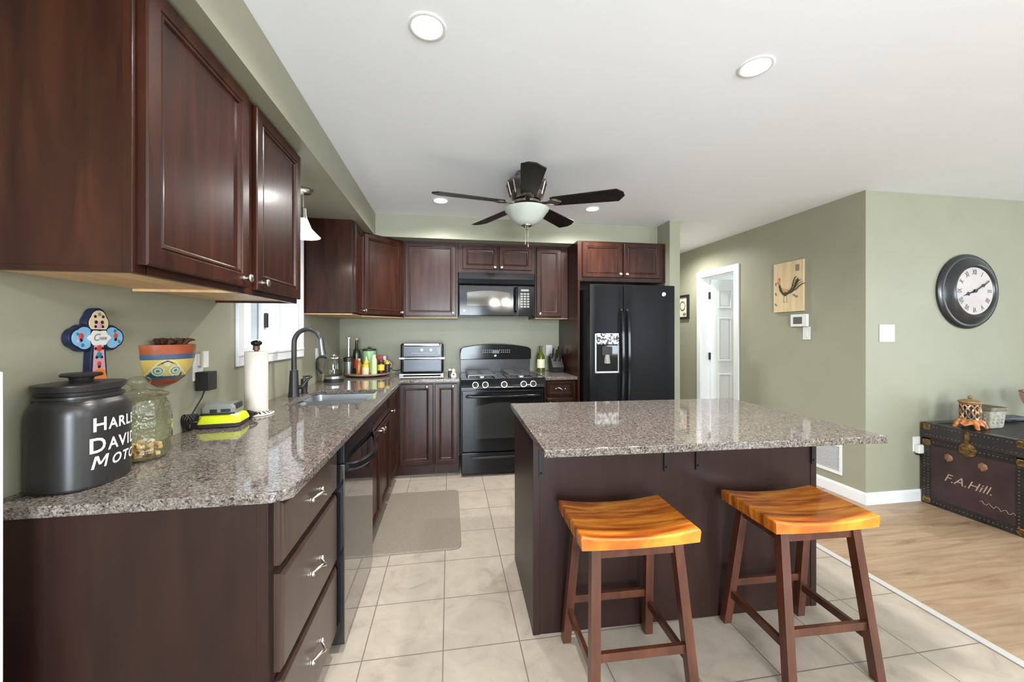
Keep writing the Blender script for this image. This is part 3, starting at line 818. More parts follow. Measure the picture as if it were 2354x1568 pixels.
# grates and burners
for gx in (rx0 + .20, rx1 - .20):
    mb = MB()
    for dx in (-.13, 0, .13): mb.box((gx + dx - .006, ry + .03, .932), (gx + dx + .006, 4.15, .946), .002)
    for y in (ry + .035, 3.78, 3.90, 4.02, 4.145): mb.box((gx - .135, y - .006, .932), (gx + .135, y + .006, .946), .002)
    for dx in (-.13, .13):
        for y in (ry + .035, 4.145): mb.box((gx + dx - .007, y - .007, .914), (gx + dx + .007, y + .007, .934), .001)
    obj('grate', mb, GRATE, t)
    for y in (3.79, 4.02):
        mb = MB(); mb.lathe([(.05, .915), (.05, .921), (.038, .923), (.036, .930), (.0005, .931)], 20, (gx, y, 0)); obj('burner', mb, STEEL, t)
mb = MB(); mb.box((1.545, ry + .05, .914), (1.607, 4.12, .9165), .001); obj('center_strip', mb, mat('grey_enamel', (.035, .034, .036), .25), t)

# microwave
t = thing('microwave', 'black over the range microwave with a mirrored grey window', 'microwave', (1.55, 4.08, 1.508))
mx0, mx1, my = 1.166, 1.932, 3.895
mb = MB(); mb.box((mx0, my, 1.512), (mx1, YB - .002, 1.948), .003); obj('body', mb, BLACK, t)
mb = MB()
pr = [(my + .001, 1.820), (my - .012, 1.822), (my - .026, 1.835), (my - .018, 1.87), (my - .004, 1.885), (my - .004, 1.945), (my + .001, 1.946)]
mb.loft([[(x, y, z) for y, z in pr] for x in (mx0, mx1)]); obj('vent_hood', mb, BLACK, t)
mb = MB(); mb.box((mx0 + .002, my - .026, 1.516), (1.718, my - .001, 1.817), .006); md = obj('door', mb, BLACK, t)
mb = MB()
wp = [(1.246, 1.615), (1.676, 1.612)] + [(1.676 - .43 * k / 14, 1.745 + .020 * math.sin(PI * k / 14)) for k in range(15)]
mb.prism(wp, 0, .002, M=T(0, my - .0255, 0) @ RX(90)); obj('window', mb, GREYGLASS, md)
mb = MB(); mb.lathe([(.010, 0), (.010, .002), (.0005, .003)], 16, M=T(1.218, my - .0258, 1.565) @ RX(90)); obj('badge', mb, CHROME, md)
mb = MB(); mb.tube([(1.738, my - .005, 1.80), (1.738, my - .035, 1.79), (1.738, my - .045, 1.68), (1.738, my - .035, 1.57), (1.738, my - .005, 1.56)], .011, 10); obj('handle', mb, BLACK, md)
mb = MB(); mb.box((1.755, my - .024, 1.516), (mx1 - .002, my - .001, 1.817), .005); kp = obj('keypad', mb, BLACK, t)
mb = MB(); mb.box((1.79, my - .0252, 1.765), (1.87, my - .0238, 1.785))
for r_ in range(6):
    for c in range(3): mb.box((1.785 + c * .033, my - .0250, 1.60 + r_ * .026), (1.810 + c * .033, my - .0238, 1.617 + r_ * .026))
obj('buttons', mb, GREYP, kp)

# refrigerator
t = thing('refrigerator', 'black side by side refrigerator with curved handles and ice dispenser', 'refrigerator', (2.79, 3.85, 0))
fx0, fx1, fyf = 2.362, 3.214, 3.430
mb = MB(); mb.box((fx0 + .006, 3.525, .03), (fx1 - .006, 4.25, 1.775), .004); mb.box((fx0 + .03, 3.535, 0), (fx1 - .03, 4.2, .03)); obj('body', mb, BLACKM, t)
def curved_door(x0, x1, bow):
    mb = MB(); n = 10; rings = []
    for k in range(n + 1):
        s = k / n; x = x0 + (x1 - x0) * s; e = min(s, 1 - s)
        y = fyf + .012 * (1 - math.sin(PI * s) ** .5) if False else fyf + .010 * abs(2 * s - 1) ** 6
        rings.append([(x, 3.520, .075), (x, y, .075), (x, y - .0, 1.79), (x, y + .012, 1.797), (x, 3.520, 1.797)])
    mb.loft(rings); return mb
ld = obj('freezer_door', curved_door(fx0, 2.686, 0), BLACKT, t, angle=50)
rd = obj('door', curved_door(2.694, fx1, 0), BLACKT, t, angle=50)
def fhandle(x, sgn, par):
    mb = MB(); rings = []
    for k in range(25):
        s = k / 24; z = .66 + .90 * s; b_ = math.sin(PI * s) ** .35
        y = fyf - .008 - .045 * b_; xx = x
        rings.append([(xx - .014, y + .010, z), (xx - .010, y - .004, z), (xx + .010, y - .004, z), (xx + .014, y + .010, z)])
    mb.loft(rings)
    mb.box((x - .012, fyf - .015, .65), (x + .012, fyf + .004, .70), .003); mb.box((x - .012, fyf - .015, 1.52), (x + .012, fyf + .004, 1.57), .003)
    obj('handle', mb, BLACK, par)
fhandle(2.662, -1, ld); fhandle(2.722, 1, rd)
mb = MB()
for lo, hi in (((2.405, .975), (2.418, 1.335)), ((2.630, .975), (2.640, 1.235)), ((2.405, .968), (2.642, .985))): mb.box((lo[0], fyf - .008, lo[1]), (hi[0], fyf + .002, hi[1]), .002)
ds = obj('ice_dispenser', mb, mat('silver_plastic', (0.45, 0.45, 0.46), 0.3, 0.6), ld)
mb = MB(); mb.box((2.418, fyf - .003, .985), (2.630, fyf + .001, 1.225)); mb.box((2.47, fyf - .02, 1.13), (2.57, fyf - .002, 1.215), .006, mi=1); mb.tube([(2.52, fyf - .012, 1.14), (2.52, fyf - .014, 1.06)], [.022, .030], 12, mi=2); lab(obj('dispenser_recess', mb, [DGLASS, BLACKM, GREYP], ld), 'dark dispenser recess with paddle')
PATT = noise_mat('black_white_decal', [(0.47, (0.02, 0.02, 0.03)), (0.52, (0.75, 0.77, 0.82))], (32, 32, 32), nscale=1.0, detail=3, rough=0.3, distort=1.2)
mb = MB(); mb.box((2.419, fyf - .006, 1.237), (2.639, fyf + .001, 1.338), .002); lab(obj('dispenser_panel', mb, PATT, ld), 'black and white patterned dispenser panel')
mb = MB(); mb.lathe([(.020, 0), (.020, .002), (.0005, .003)], 20, M=T(3.098, fyf + .001, 1.712) @ RX(90)); obj('badge', mb, CHROME, rd)

# ------------------------------------------------------------------ ceiling fan
fc = (1.608, 2.668)
t = thing('ceiling_fan', 'five blade ceiling fan with dark blades and a frosted bowl light', 'ceiling fan', (fc[0], fc[1], 2.08))
C3 = (fc[0], fc[1], 0)
mb = MB(); mb.lathe([(.078, H - .001), (.080, H - .012), (.070, H - .03), (.066, H - .045)], 36, C3); obj('canopy', mb, PEWTER, t)
mb = MB(); mb.lathe([(.066, 2.415), (.120, 2.405), (.140, 2.395), (.142, 2.382), (.136, 2.375), (.122, 2.32), (.110, 2.29), (.106, 2.283), (.098, 2.27), (.07, 2.262)], 48, C3)
for k in range(14):
    a = 2 * PI * k / 14
    Mk = T(fc[0], fc[1], 0) @ Matrix.Rotation(a, 4, 'Z')
    mb.loft([[(.1235, -.015, 2.318), (.1235, .015, 2.318), (.137, .019, 2.372), (.137, -.019, 2.372)], [(.110, -.015, 2.318), (.110, .015, 2.318), (.115, .019, 2.372), (.115, -.019, 2.372)]], Mk, mi=1)
    mb.tube([(.114, -.028, 2.295), (.138, -.032, 2.38)], .005, 6, M=Mk)
obj('motor_housing', mb, [PEWTER, mat('dark_slot', (0.05, 0.04, 0.035), 0.5, 0.5)], t)
mb = MB(); mb.lathe([(.075, 2.262), (.10, 2.255), (.10, 2.24), (.06, 2.235), (.05, 2.215), (.11, 2.21), (.125, 2.204)], 36, C3); obj('fitter', mb, PEWTER, t)
ZB = 2.246
for k in range(5):
    a = R(46.2 + 72 * k)
    Mk = T(fc[0], fc[1], ZB) @ Matrix.Rotation(a, 4, 'Z') @ RX(-12)
    mb = MB()
    pl = [(.17, -.046), (.20, -.054), (.610, -.072), (.652, -.030), (.660, .012), (.622, .072), (.20, .054), (.17, .046)]
    mb.prism(pl, -.004, .004, M=Mk, bev=.0015); bl = obj('blade', mb, BLADE, t)
    mb = MB(); mb.prism([(.085, -.014), (.15, -.016), (.18, -.040), (.215, -.036), (.245, 0), (.215, .036), (.18, .040), (.15, .016), (.085, .014)], -.0075, -.0042, M=Mk, bev=.001); mb.tube([(.15, -.012, -.009), (.19, -.034, -.009), (.24, 0, -.009), (.19, .034, -.009), (.15, .012, -.009)], .004, 8, M=Mk); obj('blade_arm', mb, PEWTER, t)
mb = MB(); mb.lathe([(.150, 2.210), (.156, 2.206), (.154, 2.198), (.138, 2.178), (.118, 2.150), (.090, 2.118), (.055, 2.099), (.02, 2.094), (.001, 2.094)], 40, C3, cap0=False); mb.lathe([(.150, 2.210), (.11, 2.208)], 40, C3, cap0=False, cap1=False); lab(obj('glass_bowl', mb, FROST, t), 'frosted glass light bowl')
mb = MB(); mb.lathe([(.001, 2.098), (.036, 2.098), (.034, 2.090), (.018, 2.083), (.012, 2.076), (.008, 2.066), (.001, 2.064)], 24, C3); obj('finial', mb, PEWTER, t)
mb = MB(); mb.tube([(fc[0] - .016, fc[1] - .03, 2.215), (fc[0] - .016, fc[1] - .03, 1.985)], .0012, 6); mb.lathe([(.001, 0), (.004, .006), (.0025, .03), (.001, .034)], 10, (fc[0] - .016, fc[1] - .03, 1.952)); obj('pull_chain', mb, PEWTER, t)
mb = MB(); mb.tube([(fc[0] + .004, fc[1] - .03, 2.215), (fc[0] + .004, fc[1] - .03, 1.97)], .0012, 6); mb.lathe([(.001, 0), (.005, .006), (.003, .03), (.001, .034)], 10, (fc[0] + .004, fc[1] - .03, 1.935)); obj('pull_chain', mb, PEWTER, t)

# ------------------------------------------------------------------ recessed lights
def downlight(x, y, label, first=None):
    if first is None:
        t = thing('recessed_light', label, 'ceiling light', (0, 0, H), 'recessed ceiling lights')
        mb = MB(); mb.lathe([(.066, H - .0005), (.068, H - .003), (.062, H - .005), (.056, H - .004), (.054, H - .001)], 36, cap0=False, cap1=False); obj('trim_ring', mb, WHITE, t)
        mb = MB(); mb.lathe([(.056, H - .0035), (.02, H - .0036), (.001, H - .0036)], 36, cap0=False); obj('lens', mb, LENS, t)
        d = bpy.data.lights.new('downlight', 'SPOT'); d.energy = POT; d.spot_size = R(165); d.spot_blend = 0.8; d.shadow_soft_size = .06; d.color = (1.0, .985, .95)
        o = bpy.data.objects.new('downlight', d); COL.objects.link(o); o.parent = t; o.location = (0, 0, -.02)
    else:
        t = copy_tree(first); t['label'] = label
    t.location = (x, y, H)
    return t


POT = 76.0
p0 = downlight(.993, 1.45, 'recessed ceiling light nearest the large wall cabinet, top left of the photo')
downlight(2.343, 1.446, 'recessed ceiling light above the stools, the largest on the right side', p0)
downlight(1.000, 3.33, 'recessed ceiling light behind the left fan blade', p0)
downlight(2.345, 3.333, 'recessed ceiling light behind the right fan blade in front of the refrigerator', p0)

downlight(3.80, 4.45, 'recessed ceiling light down the hall hidden behind the refrigerator wall', p0)
# dining chandelier behind the camera, mirrored in the microwave window
hx_, hy_ = 2.30, -1.0
t = thing('chandelier', 'five arm dining chandelier with lit bulbs reflected in the microwave window', 'chandelier', (hx_, hy_, 1.85))
mb = MB(); mb.lathe([(.06, H - .001), (.055, H - .02), (.012, H - .03)], 24, (hx_, hy_, 0)); mb.cyl((hx_, hy_, H - .03), (hx_, hy_, 2.05), .006); mb.lathe([(.012, 2.05), (.035, 2.0), (.03, 1.93), (.012, 1.88), (.001, 1.86)], 20, (hx_, hy_, 0)); obj('stem', mb, PEWTER, t)
for k in range(5):
    a = 2 * PI * k / 5 + .3; ca, sa = math.cos(a), math.sin(a)
    mb = MB(); mb.tube([(hx_ + r_ * ca, hy_ + r_ * sa, z) for r_, z in ((.02, 1.96), (.10, 1.91), (.20, 1.91), (.26, 1.96))], .006, 8); mb.lathe([(.02, 1.958), (.024, 1.97), (.014, 1.99)], 14, (hx_ + .26 * ca, hy_ + .26 * sa, 0)); am = obj('arm', mb, PEWTER, t)
    mb = MB(); mb.sphere((hx_ + .26 * ca, hy_ + .26 * sa, 2.025), .030, 14, sz=1.2); obj('bulb', mb, BULB, am)

# pendant over the sink
px, py = .160, 2.635
t = thing('pendant_lamp', 'small pendant lamp with a lit white bell shade over the sink', 'pendant lamp', (px, py, 1.95))
mb = MB(); mb.lathe([(.055, SZ - .0005), (.057, SZ - .008), (.045, SZ - .022), (.02, SZ - .028), (.006, SZ - .03)], 28, (px, py, 0)); obj('canopy', mb, NICKEL, t)
mb = MB(); mb.cyl((px, py, SZ - .03), (px, py, 2.12), .0035, 8); obj('rod', mb, NICKEL, t)
mb = MB(); mb.lathe([(.010, 2.135), (.018, 2.128), (.020, 2.09), (.024, 2.075), (.024, 2.06)], 20, (px, py, 0)); obj('socket', mb, NICKEL, t)
mb = MB(); mb.lathe([(.024, 2.065), (.030, 2.050), (.048, 2.005), (.085, 1.965), (.100, 1.952), (.098, 1.950), (.083, 1.962), (.046, 2.002), (.028, 2.047), (.022, 2.062)], 32, (px, py, 0), cap0=False, cap1=False); obj('shade', mb, SHADE, t)
d = bpy.data.lights.new('pendant_bulb', 'POINT'); d.energy = 4; d.shadow_soft_size = .03; d.color = (1, .93, .82)
o = bpy.data.objects.new('pendant_bulb', d); COL.objects.link(o); o.parent = t; o.location = (0, 0, .03)

# ------------------------------------------------------------------ stools
def stool(label):
    t = thing('bar_stool', label, 'stool', (0, 0, 0), 'wooden stools at the island')
    hx, hy, zt = .226, .158, .610
    mb = MB(); nx, ny = 28, 12; rows = []
    def zc(x, y): return zt + .020 * (abs(x) / hx) ** 2.2 - .002
    ring_top = [[(-hx + 2 * hx * i / nx, -hy + 2 * hy * j / ny) for i in range(nx + 1)] for j in range(ny + 1)]
    vs = []; fs = []
    def prof(x, y):
        e = min(hx - abs(x), hy - abs(y)); r_ = .009
        return zc(x, y) - (0 if e > r_ else r_ - math.sqrt(max(0, r_ * r_ - (r_ - e) ** 2)))
    def axis(h, n):
        a = [-h, -h + .003, -h + .008]; a += [-h + .008 + (2 * h - .016) * k / n for k in range(1, n)]; return a + [h - .008, h - .003, h]
    ax, ay = axis(hx, nx), axis(hy, ny)
    for y in ay:
        for x in ax: vs.append((x, y, prof(x, y)))
    NX, NY = len(ax), len(ay)
    for j in range(NY - 1):
        for i in range(NX - 1): fs.append((j * NX + i, j * NX + i + 1, (j + 1) * NX + i + 1, (j + 1) * NX + i))
    off = len(vs)
    for y in ay:
        for x in ax: vs.append((x * .985, y * .98, .572 + .006 * (abs(x) / hx) ** 2))
    for j in range(NY - 1):
        for i in range(NX - 1): fs.append((off + j * NX + i, off + (j + 1) * NX + i, off + (j + 1) * NX + i + 1, off + j * NX + i + 1))
    bd = [i for i in range(NX)] + [j * NX + NX - 1 for j in range(1, NY)] + [(NY - 1) * NX + i for i in range(NX - 2, -1, -1)] + [j * NX for j in range(NY - 2, 0, -1)]
    for a, b_ in zip(bd, bd[1:] + bd[:1]): fs.append((b_, a, off + a, off + b_))
    mb.raw(vs, fs); obj('seat', mb, ACACIA, t, angle=50)
    def leg_c(sx, sy, z):
        s = 1 - z / .575
        return Vector((sx * (.158 + .030 * s), sy * (.104 + .076 * s), z))
    q = .0175
    for sx in (-1, 1):
        for sy in (-1, 1):
            mb = MB(); rings = []
            for z in (0, .003, .29, .575):
                c = leg_c(sx, sy, z); w = q - (.002 if z == 0 else 0)
                rings.append([(c.x - w, c.y - w, z), (c.x + w, c.y - w, z), (c.x + w, c.y + w, z), (c.x - w, c.y + w, z)])
            b = bmesh.new(); tmp = MB(); tmp.loft(rings); mb.take(tmp.bm); obj('leg', mb, LEGWOOD, t)
    def rail(name, a, b_, w, h, z):
        mb = MB(); a, b_ = Vector(a), Vector(b_); d = (b_ - a).normalized(); n = Vector((-d.y, d.x, 0)) * w
        rings = [[tuple(p - n + Vector((0, 0, -h))), tuple(p + n + Vector((0, 0, -h))), tuple(p + n + Vector((0, 0, h))), tuple(p - n + Vector((0, 0, h)))] for p in (a, b_)]
        mb.loft(rings); obj(name, mb, LEGWOOD, t)
    for sy in (-1, 1):
        a, b_ = leg_c(-1, sy, .548), leg_c(1, sy, .548); rail('apron', a + Vector((q, 0, 0)), b_ - Vector((q, 0, 0)), .009, .024, 0)
        a, b_ = leg_c(-1, sy, .200), leg_c(1, sy, .200); rail('stretcher', a + Vector((q, 0, 0)), b_ - Vector((q, 0, 0)), .008, .0155, 0)
    for sx in (-1, 1):
        a, b_ = leg_c(sx, -1, .548), leg_c(sx, 1, .548); rail('apron', a + Vector((0, q, 0)), b_ - Vector((0, q, 0)), .009, .024, 0)
        a, b_ = leg_c(sx, -1, .150), leg_c(sx, 1, .150); rail('stretcher', a + Vector((0, q, 0)), b_ - Vector((0, q, 0)), .008, .0155, 0)
    return t


s1 = stool('wooden saddle seat stool nearer the cabinets, left of the pair at the island')
s2 = copy_tree(s1); s2['label'] = 'wooden saddle seat stool nearer the plank floor, right of the pair at the island'
s1.location = (1.757, 1.448, 0); s1.rotation_euler = (0, 0, R(-1.5))
s2.location = (2.523, 1.438, 0); s2.rotation_euler = (0, 0, R(-2.0))

# mat
mb = MB(); mb.loft([rrect(.50, 2.425, 1.148, 3.335, .05, z) if k in (0, 3) else rrect(.50 + .004 * 0, 2.425, 1.148, 3.335, .05, z) for k, z in enumerate((.0005, .006))] + [rrect(.504, 2.429, 1.144, 3.331, .047, .0105), rrect(.515, 2.440, 1.133, 3.320, .045, .012)])
tag(obj('floor_mat', mb, MATFAB), 'taupe rounded floor mat lying in front of the sink', 'mat')

# ------------------------------------------------------------------ counter items
# black canister
CX0, CY0, CA, CBb, CN = .036, 1.290, .087, .103, 2.8
t = thing('canister', 'large black stoneware canister with white lettering at the counter end', 'canister', (CX0, CY0, CT))
def sr(f, z, g=None): return superring(CX0, CY0, CA * f, CBb * (g or f), z, CN, 64)
mb = MB(); mb.loft([sr(.95, CT), sr(.985, CT + .003), sr(1, CT + .010), sr(1, CT + .195), sr(.985, CT + .212), sr(.94, CT + .226), sr(.87, CT + .234), sr(.83, CT + .238), sr(.82, CT + .242), sr(.87, CT + .244), sr(.88, CT + .248), sr(.87, CT + .252), sr(.78, CT + .253)])
body = obj('body', mb, BLACKS, t)
mb = MB(); mb.loft([sr(.78, CT + .2535), sr(.80, CT + .262), sr(.86, CT + .265), sr(.915, CT + .278), sr(.915, CT + .282), sr(.89, CT + .284), sr(.60, CT + .286), sr(.30, CT + .288)]); ldd = obj('lid', mb, BLACKS, t)
mb = MB(); mb.lathe([(.030, .286), (.024, .292), (.026, .298), (.042, .302), (.044, .306), (.040, .311), (.001, .313)], 28, (CX0, CY0, CT)); obj('knob', mb, BLACKS, ldd)
# lettering wrapped round the far-right side
path = superring(CX0, CY0, CA, CBb, 0, CN, 720)
path = path[540:] + path[:540]      # start at the -Y end, run over +X
arc = [0.0]
for a, b_ in zip(path, path[1:]): arc.append(arc[-1] + math.hypot(b_[0] - a[0], b_[1] - a[1]))
def wrap(s, off):
    import bisect
    i = min(max(bisect.bisect(arc, s) - 1, 0), len(arc) - 2)
    f = (s - arc[i]) / (arc[i + 1] - arc[i]); p = Vector(path[i]).lerp(Vector(path[i + 1]), f)
    d = Vector(path[i + 1]) - Vector(path[i]); nrm = Vector((d.y, -d.x, 0)).normalized()
    return p + nrm * off
def lettering(lines):
    mb = MB()
    for first, rest, s0, z, h, sh in lines:
        x = s0
        for txt, sz in ((first, h * 1.22), (rest, h * .98)):
            if txt == 'M':      # block capital M drawn stroke by stroke
                q, hh, ww = sz * .125, sz * .69, sz * .74
                quads = [((0, 0), (q, 0), (q, hh), (0, hh)), ((ww - q, 0), (ww, 0), (ww, hh), (ww - q, hh)), ((q * .2, hh), (q * 1.35, hh), (ww / 2 + q * .5, hh * .28), (ww / 2 - q * .5, hh * .28)), ((ww - q * 1.35, hh), (ww - q * .2, hh), (ww / 2 + q * .5, hh * .28), (ww / 2 - q * .5, hh * .28))]
                vs = [(x_ + sh * y_, y_, 0) for qd in quads for x_, y_ in qd]; fs = [(4 * i, 4 * i + 1, 4 * i + 2, 4 * i + 3) for i in range(4)]
            else: vs, fs = text_geo(txt, sz, 0.0009, sh, 'LEFT', 1.12)
            b = bmesh.new(); vv = [b.verts.new(v) for v in vs]
            for f in fs: b.faces.new([vv[i] for i in f])
            bmesh.ops.triangulate(b, faces=b.faces[:])
            for k in range(1, 40):
                if k * .004 < max(v[0] for v in vs): bmesh.ops.bisect_plane(b, geom=b.verts[:] + b.edges[:] + b.faces[:], plane_co=(k * .004, 0, 0), plane_no=(1, 0, 0), dist=1e-6)
            wmax = max(v[0] for v in vs)
            for v in b.verts:
                p = wrap(x + v.co.x, .0009); v.co = Vector((p.x, p.y, z + v.co.y))
            mb.take(b); x += wmax + h * .16
    return mb
LET0 = 0.085
lab(obj('lettering', lettering([('H', 'ARLEY', LET0 + .006, CT + .154, .043, 0), ('D', 'AVIDSON', LET0 - .002, CT + .096, .047, 0), ('M', 'OTOR', LET0 + .004, CT + .052, .040, .25)]), mat('white_glaze', (0.72, 0.70, 0.68), 0.4), t), 'white painted lettering')

# glass jar with treats
gx, gy, gr = .034, 1.500, .084
t = thing('glass_jar', 'clear ribbed glass jar with lid holding biscuits behind the black canister', 'jar', (gx, gy, CT))
mb = MB()
outp = [(.068, 0), (.079, .004), (.085, .02), (.085, .15), (.082, .175), (.074, .192), (.070, .20), (.074, .21)]
inp = [(.070, .21), (.066, .20), (.070, .19), (.077, .173), (.081, .15), (.081, .022), (.074, .008), (.001, .007)]
seg = 48
rings = []
for i, (r_, z) in enumerate(outp + inp):
    rings.append([(gx + (r_ + (.0014 * math.cos(24 * 2 * PI * j / seg) if 1 < i < 5 else 0)) * math.cos(2 * PI * j / seg), gy + (r_ + (.0014 * math.cos(24 * 2 * PI * j / seg) if 1 < i < 5 else 0)) * math.sin(2 * PI * j / seg), CT + z) for j in range(seg)])
mb.loft(rings); obj('body', mb, JARG, t)
mb = MB(); mb.lathe([(.078, .2105), (.080, .216), (.060, .224), (.028, .230), (.018, .236), (.020, .244), (.030, .252), (.032, .262), (.026, .272), (.012, .278), (.001, .279)], 36, (gx, gy, CT)); obj('lid', mb, JARG, t)
BISC = noise_mat('biscuit', [(0.3, (0.62, 0.36, 0.13)), (0.7, (0.80, 0.56, 0.28))], (40, 40, 40), rough=0.7)
rnd = random.Random(3)
bis = None
spots = []
for k in range(26):
    layer = k // 9
    for _ in range(200):
        a, rr = rnd.uniform(0, 2 * PI), .058 * math.sqrt(rnd.random())
        p = (gx + rr * math.cos(a), gy + rr * math.sin(a), CT + .0085 + layer * .0165)
        if all((p[0] - q_[0]) ** 2 + (p[1] - q_[1]) ** 2 > .026 ** 2 or abs(p[2] - q_[2]) > .01 for q_ in spots):
            spots.append(p); break
for p in spots:
    if bis is None:
        mb = MB(); mb.box((-.010, -.0065, 0), (.010, .0065, .013), .003); bis = obj('dog_biscuit', mb, BISC)
        tag(bis, 'small golden biscuit lying inside the clear glass jar', 'biscuit', 'biscuits in the glass jar'); o = bis
    else:
        o = bis.copy(); COL.objects.link(o)
    o.location = p; o.rotation_euler = (0, 0, rnd.uniform(0, PI))

# cross on the wall
t = thing('wall_cross', 'painted wooden cross with blue side lobes hanging above the black canister', 'cross', (XL, 1.44, 1.19))
def lobes(cx, cz, ang, s=1.0):
    out = []
    for k in range(40):
        a = -2.35 + 4.7 * k / 39
        r_ = s * (.034 + .0075 * abs(math.cos(1.5 * a)))
        x, z = r_ * math.cos(a), r_ * math.sin(a)
        out.append((cx + x * math.cos(ang) - z * math.sin(ang), cz + x * math.sin(ang) + z * math.cos(ang)))
    return out
WM = T(XL, 0, 0) @ Matrix(((0, 0, 1, 0), (1, 0, 0, 0), (0, 1, 0, 0), (0, 0, 0, 1)))   # (y, z) drawing lifted off the left wall along +X
cy, cz = 1.440, 1.325
NAVY, LBLUE, CREAM, PINK, ORANGE, RED, TEAL, DARKW = (mat('paint_navy', (.008, .013, .038), .4), mat('paint_light_blue', (.22, .45, .68), .4), mat('paint_cream', (.72, .58, .38), .4), mat('paint_pink', (.62, .35, .42), .4),
    mat('paint_orange', (.75, .22, .05), .4), mat('paint_red', (.55, .06, .04), .4), mat('paint_teal', (.02, .22, .30), .4), mat('paint_dark', (.015, .01, .01), .5))
mb = MB()
mb.prism(lobes(cy, cz + .052, PI / 2, 1.05), .002, .022, M=WM, bev=.002); mb.prism(lobes(cy - .055, cz, PI, 1.05), .002, .0222, M=WM, bev=.002); mb.prism(lobes(cy + .055, cz, 0, 1.05), .002, .0224, M=WM, bev=.002)
mb.prism([(cy - .032, cz - .145), (cy + .034, cz - .145), (cy + .022, cz + .02), (cy - .022, cz + .02)], .002, .0226, M=WM, bev=.002)
obj('cross_body', mb, NAVY, t)
mb = MB(); mb.prism(lobes(cy, cz + .052, PI / 2, .86), .0225, .0240, M=WM); obj('top_lobe', mb, CREAM, t)
mb = MB(); mb.prism(lobes(cy - .055, cz, PI, .86), .0225, .0240, M=WM); lab(obj('side_lobe', mb, LBLUE, t), 'light blue painted lobe')
mb = MB(); mb.prism(lobes(cy + .055, cz, 0, .86), .0227, .0240, M=WM); lab(obj('side_lobe', mb, LBLUE, t), 'light blue painted lobe')
mb = MB(); mb.prism([(cy - .024, cz - .138), (cy + .026, cz - .138), (cy + .016, cz - .02), (cy - .016, cz - .02)], .0228, .0240, M=WM); obj('stem', mb, PINK, t)
mb = MB(); mb.prism([(cy - .026, cz - .140), (cy + .030, cz - .140), (cy + .020, cz - .105), (cy, cz - .096), (cy - .018, cz - .105)], .0242, .0254, M=WM); obj('stem_base', mb, ORANGE, t)
mb = MB(); mb.prism([(cy + .038 * math.cos(2 * PI * k / 24) * (1.0 + .12 * math.cos(6 * 2 * PI * k / 24)), cz + .024 * math.sin(2 * PI * k / 24) * (1.0 + .12 * math.cos(6 * 2 * PI * k / 24))) for k in range(24)], .0242, .0260, M=WM)
add_text(mb, 'C', WM @ T(cy - .014, cz - .009, .0266), .032, .0006, .3, mi=1); mb.tube([(cy - .004 + .0022 * k, cz - .002 + (.005 if k % 2 else -.005), .0264) for k in range(14)], .0011, 6, mi=1, M=WM); lab(obj('plaque', mb, [mat('paint_white', (.75, .73, .70), .4), mat('paint_grey', (.25, .25, .26), .5)], t), 'white oval plaque')
dots = [(0, .075, .006, 3), (-.014, .068, .005, 0), (.014, .068, .005, 0), (-.011, .050, .006, 0), (.011, .050, .006, 0), (0, .040, .011, 1), (-.013, .036, .005, 0), (.013, .036, .005, 0), (-.062, .006, .009, 2), (-.062, -.006, .006, 0), (.062, .006, .009, 2), (.062, -.006, .006, 0),
                       (-.074, .012, .005, 4), (.076, -.014, .006, 4), (.058, .022, .006, 4), (-.058, -.022, .006, 4), (-.07, -.01, .005, 1), (0, -.034, .010, 2), (-.013, -.034, .005, 0), (.013, -.034, .005, 0), (0, -.055, .010, 4), (-.009, -.062, .005, 0), (.009, -.062, .005, 0), (0, -.083, .008, 2), (0, -.092, .006, 0)]
for nm, pick in (('top flowers', lambda a, b_: b_ > .03), ('left flowers', lambda a, b_: b_ <= .03 and a < -.03), ('right flowers', lambda a, b_: b_ <= .03 and a > .03), ('stem flowers', lambda a, b_: b_ <= .03 and abs(a) <= .03)):
    mb = MB()
    for dx, dz, r_, mi in dots:
        if pick(dx, dz): mb.lathe([(r_, .0242), (r_ * .8, .0252), (.0003, .0254)], 14, M=WM @ T(cy + dx, cz + dz, 0), mi=mi)
    obj('painted_flowers', mb, [DARKW, PINK, RED, GREYP, TEAL], t)

# wall pot
py_, pr_, pz0, pz1 = 1.745, .108, 1.130, 1.295
t = thing('wall_planter', 'painted terracotta half pot mounted on the wall above the glass jar', 'planter', (XL, py_, pz0))
TERRA = noise_mat('terracotta', [(0.3, (.27, .058, .022)), (0.7, (.34, .088, .034))], (20, 20, 20), rough=0.3)
def halfpot(r0, r1, z0, z1, n=14, seg=28, push=0.0):
    mb = MB(); rings = []
    for k in range(n + 1):
        z = z0 + (z1 - z0) * k / n; s = (z - pz0) / (pz1 - pz0)
        r_ = pr_ * math.sqrt(max(.03, 1 - max(0, 1 - s - .02) ** 2.3)) + push
        if s > .82: r_ = pr_ * 1.0 + .004 * (s - .82) / .18 + push
        rings.append([(XL + .0005 + r_ * math.sin(PI * j / seg), py_ - r_ * math.cos(PI * j / seg), z) for j in range(seg + 1)])
    mb.loft(rings, cap0=(push == 0), cap1=(push == 0)); return mb
obj('pot_body', halfpot(0, 0, pz0, pz1), TERRA, t)
zz = lambda s: pz0 + s * (pz1 - pz0)
lab(obj('painted_band', halfpot(0, 0, zz(.66), zz(.78), 4, 28, .0012), mat('paint_slate_blue', (.055, .09, .16), .3), t), 'slate blue painted band')
mb = halfpot(0, 0, zz(.26), zz(.66), 6, 28, .0012)
obj('painted_field', mb, mat('paint_yellow', (.52, .38, .10), .3), t)
lab(obj('painted_band', halfpot(0, 0, zz(.19), zz(.26), 3, 28, .0013), mat('paint_slate_blue', (.055, .09, .16), .3), t), 'slate blue painted band')
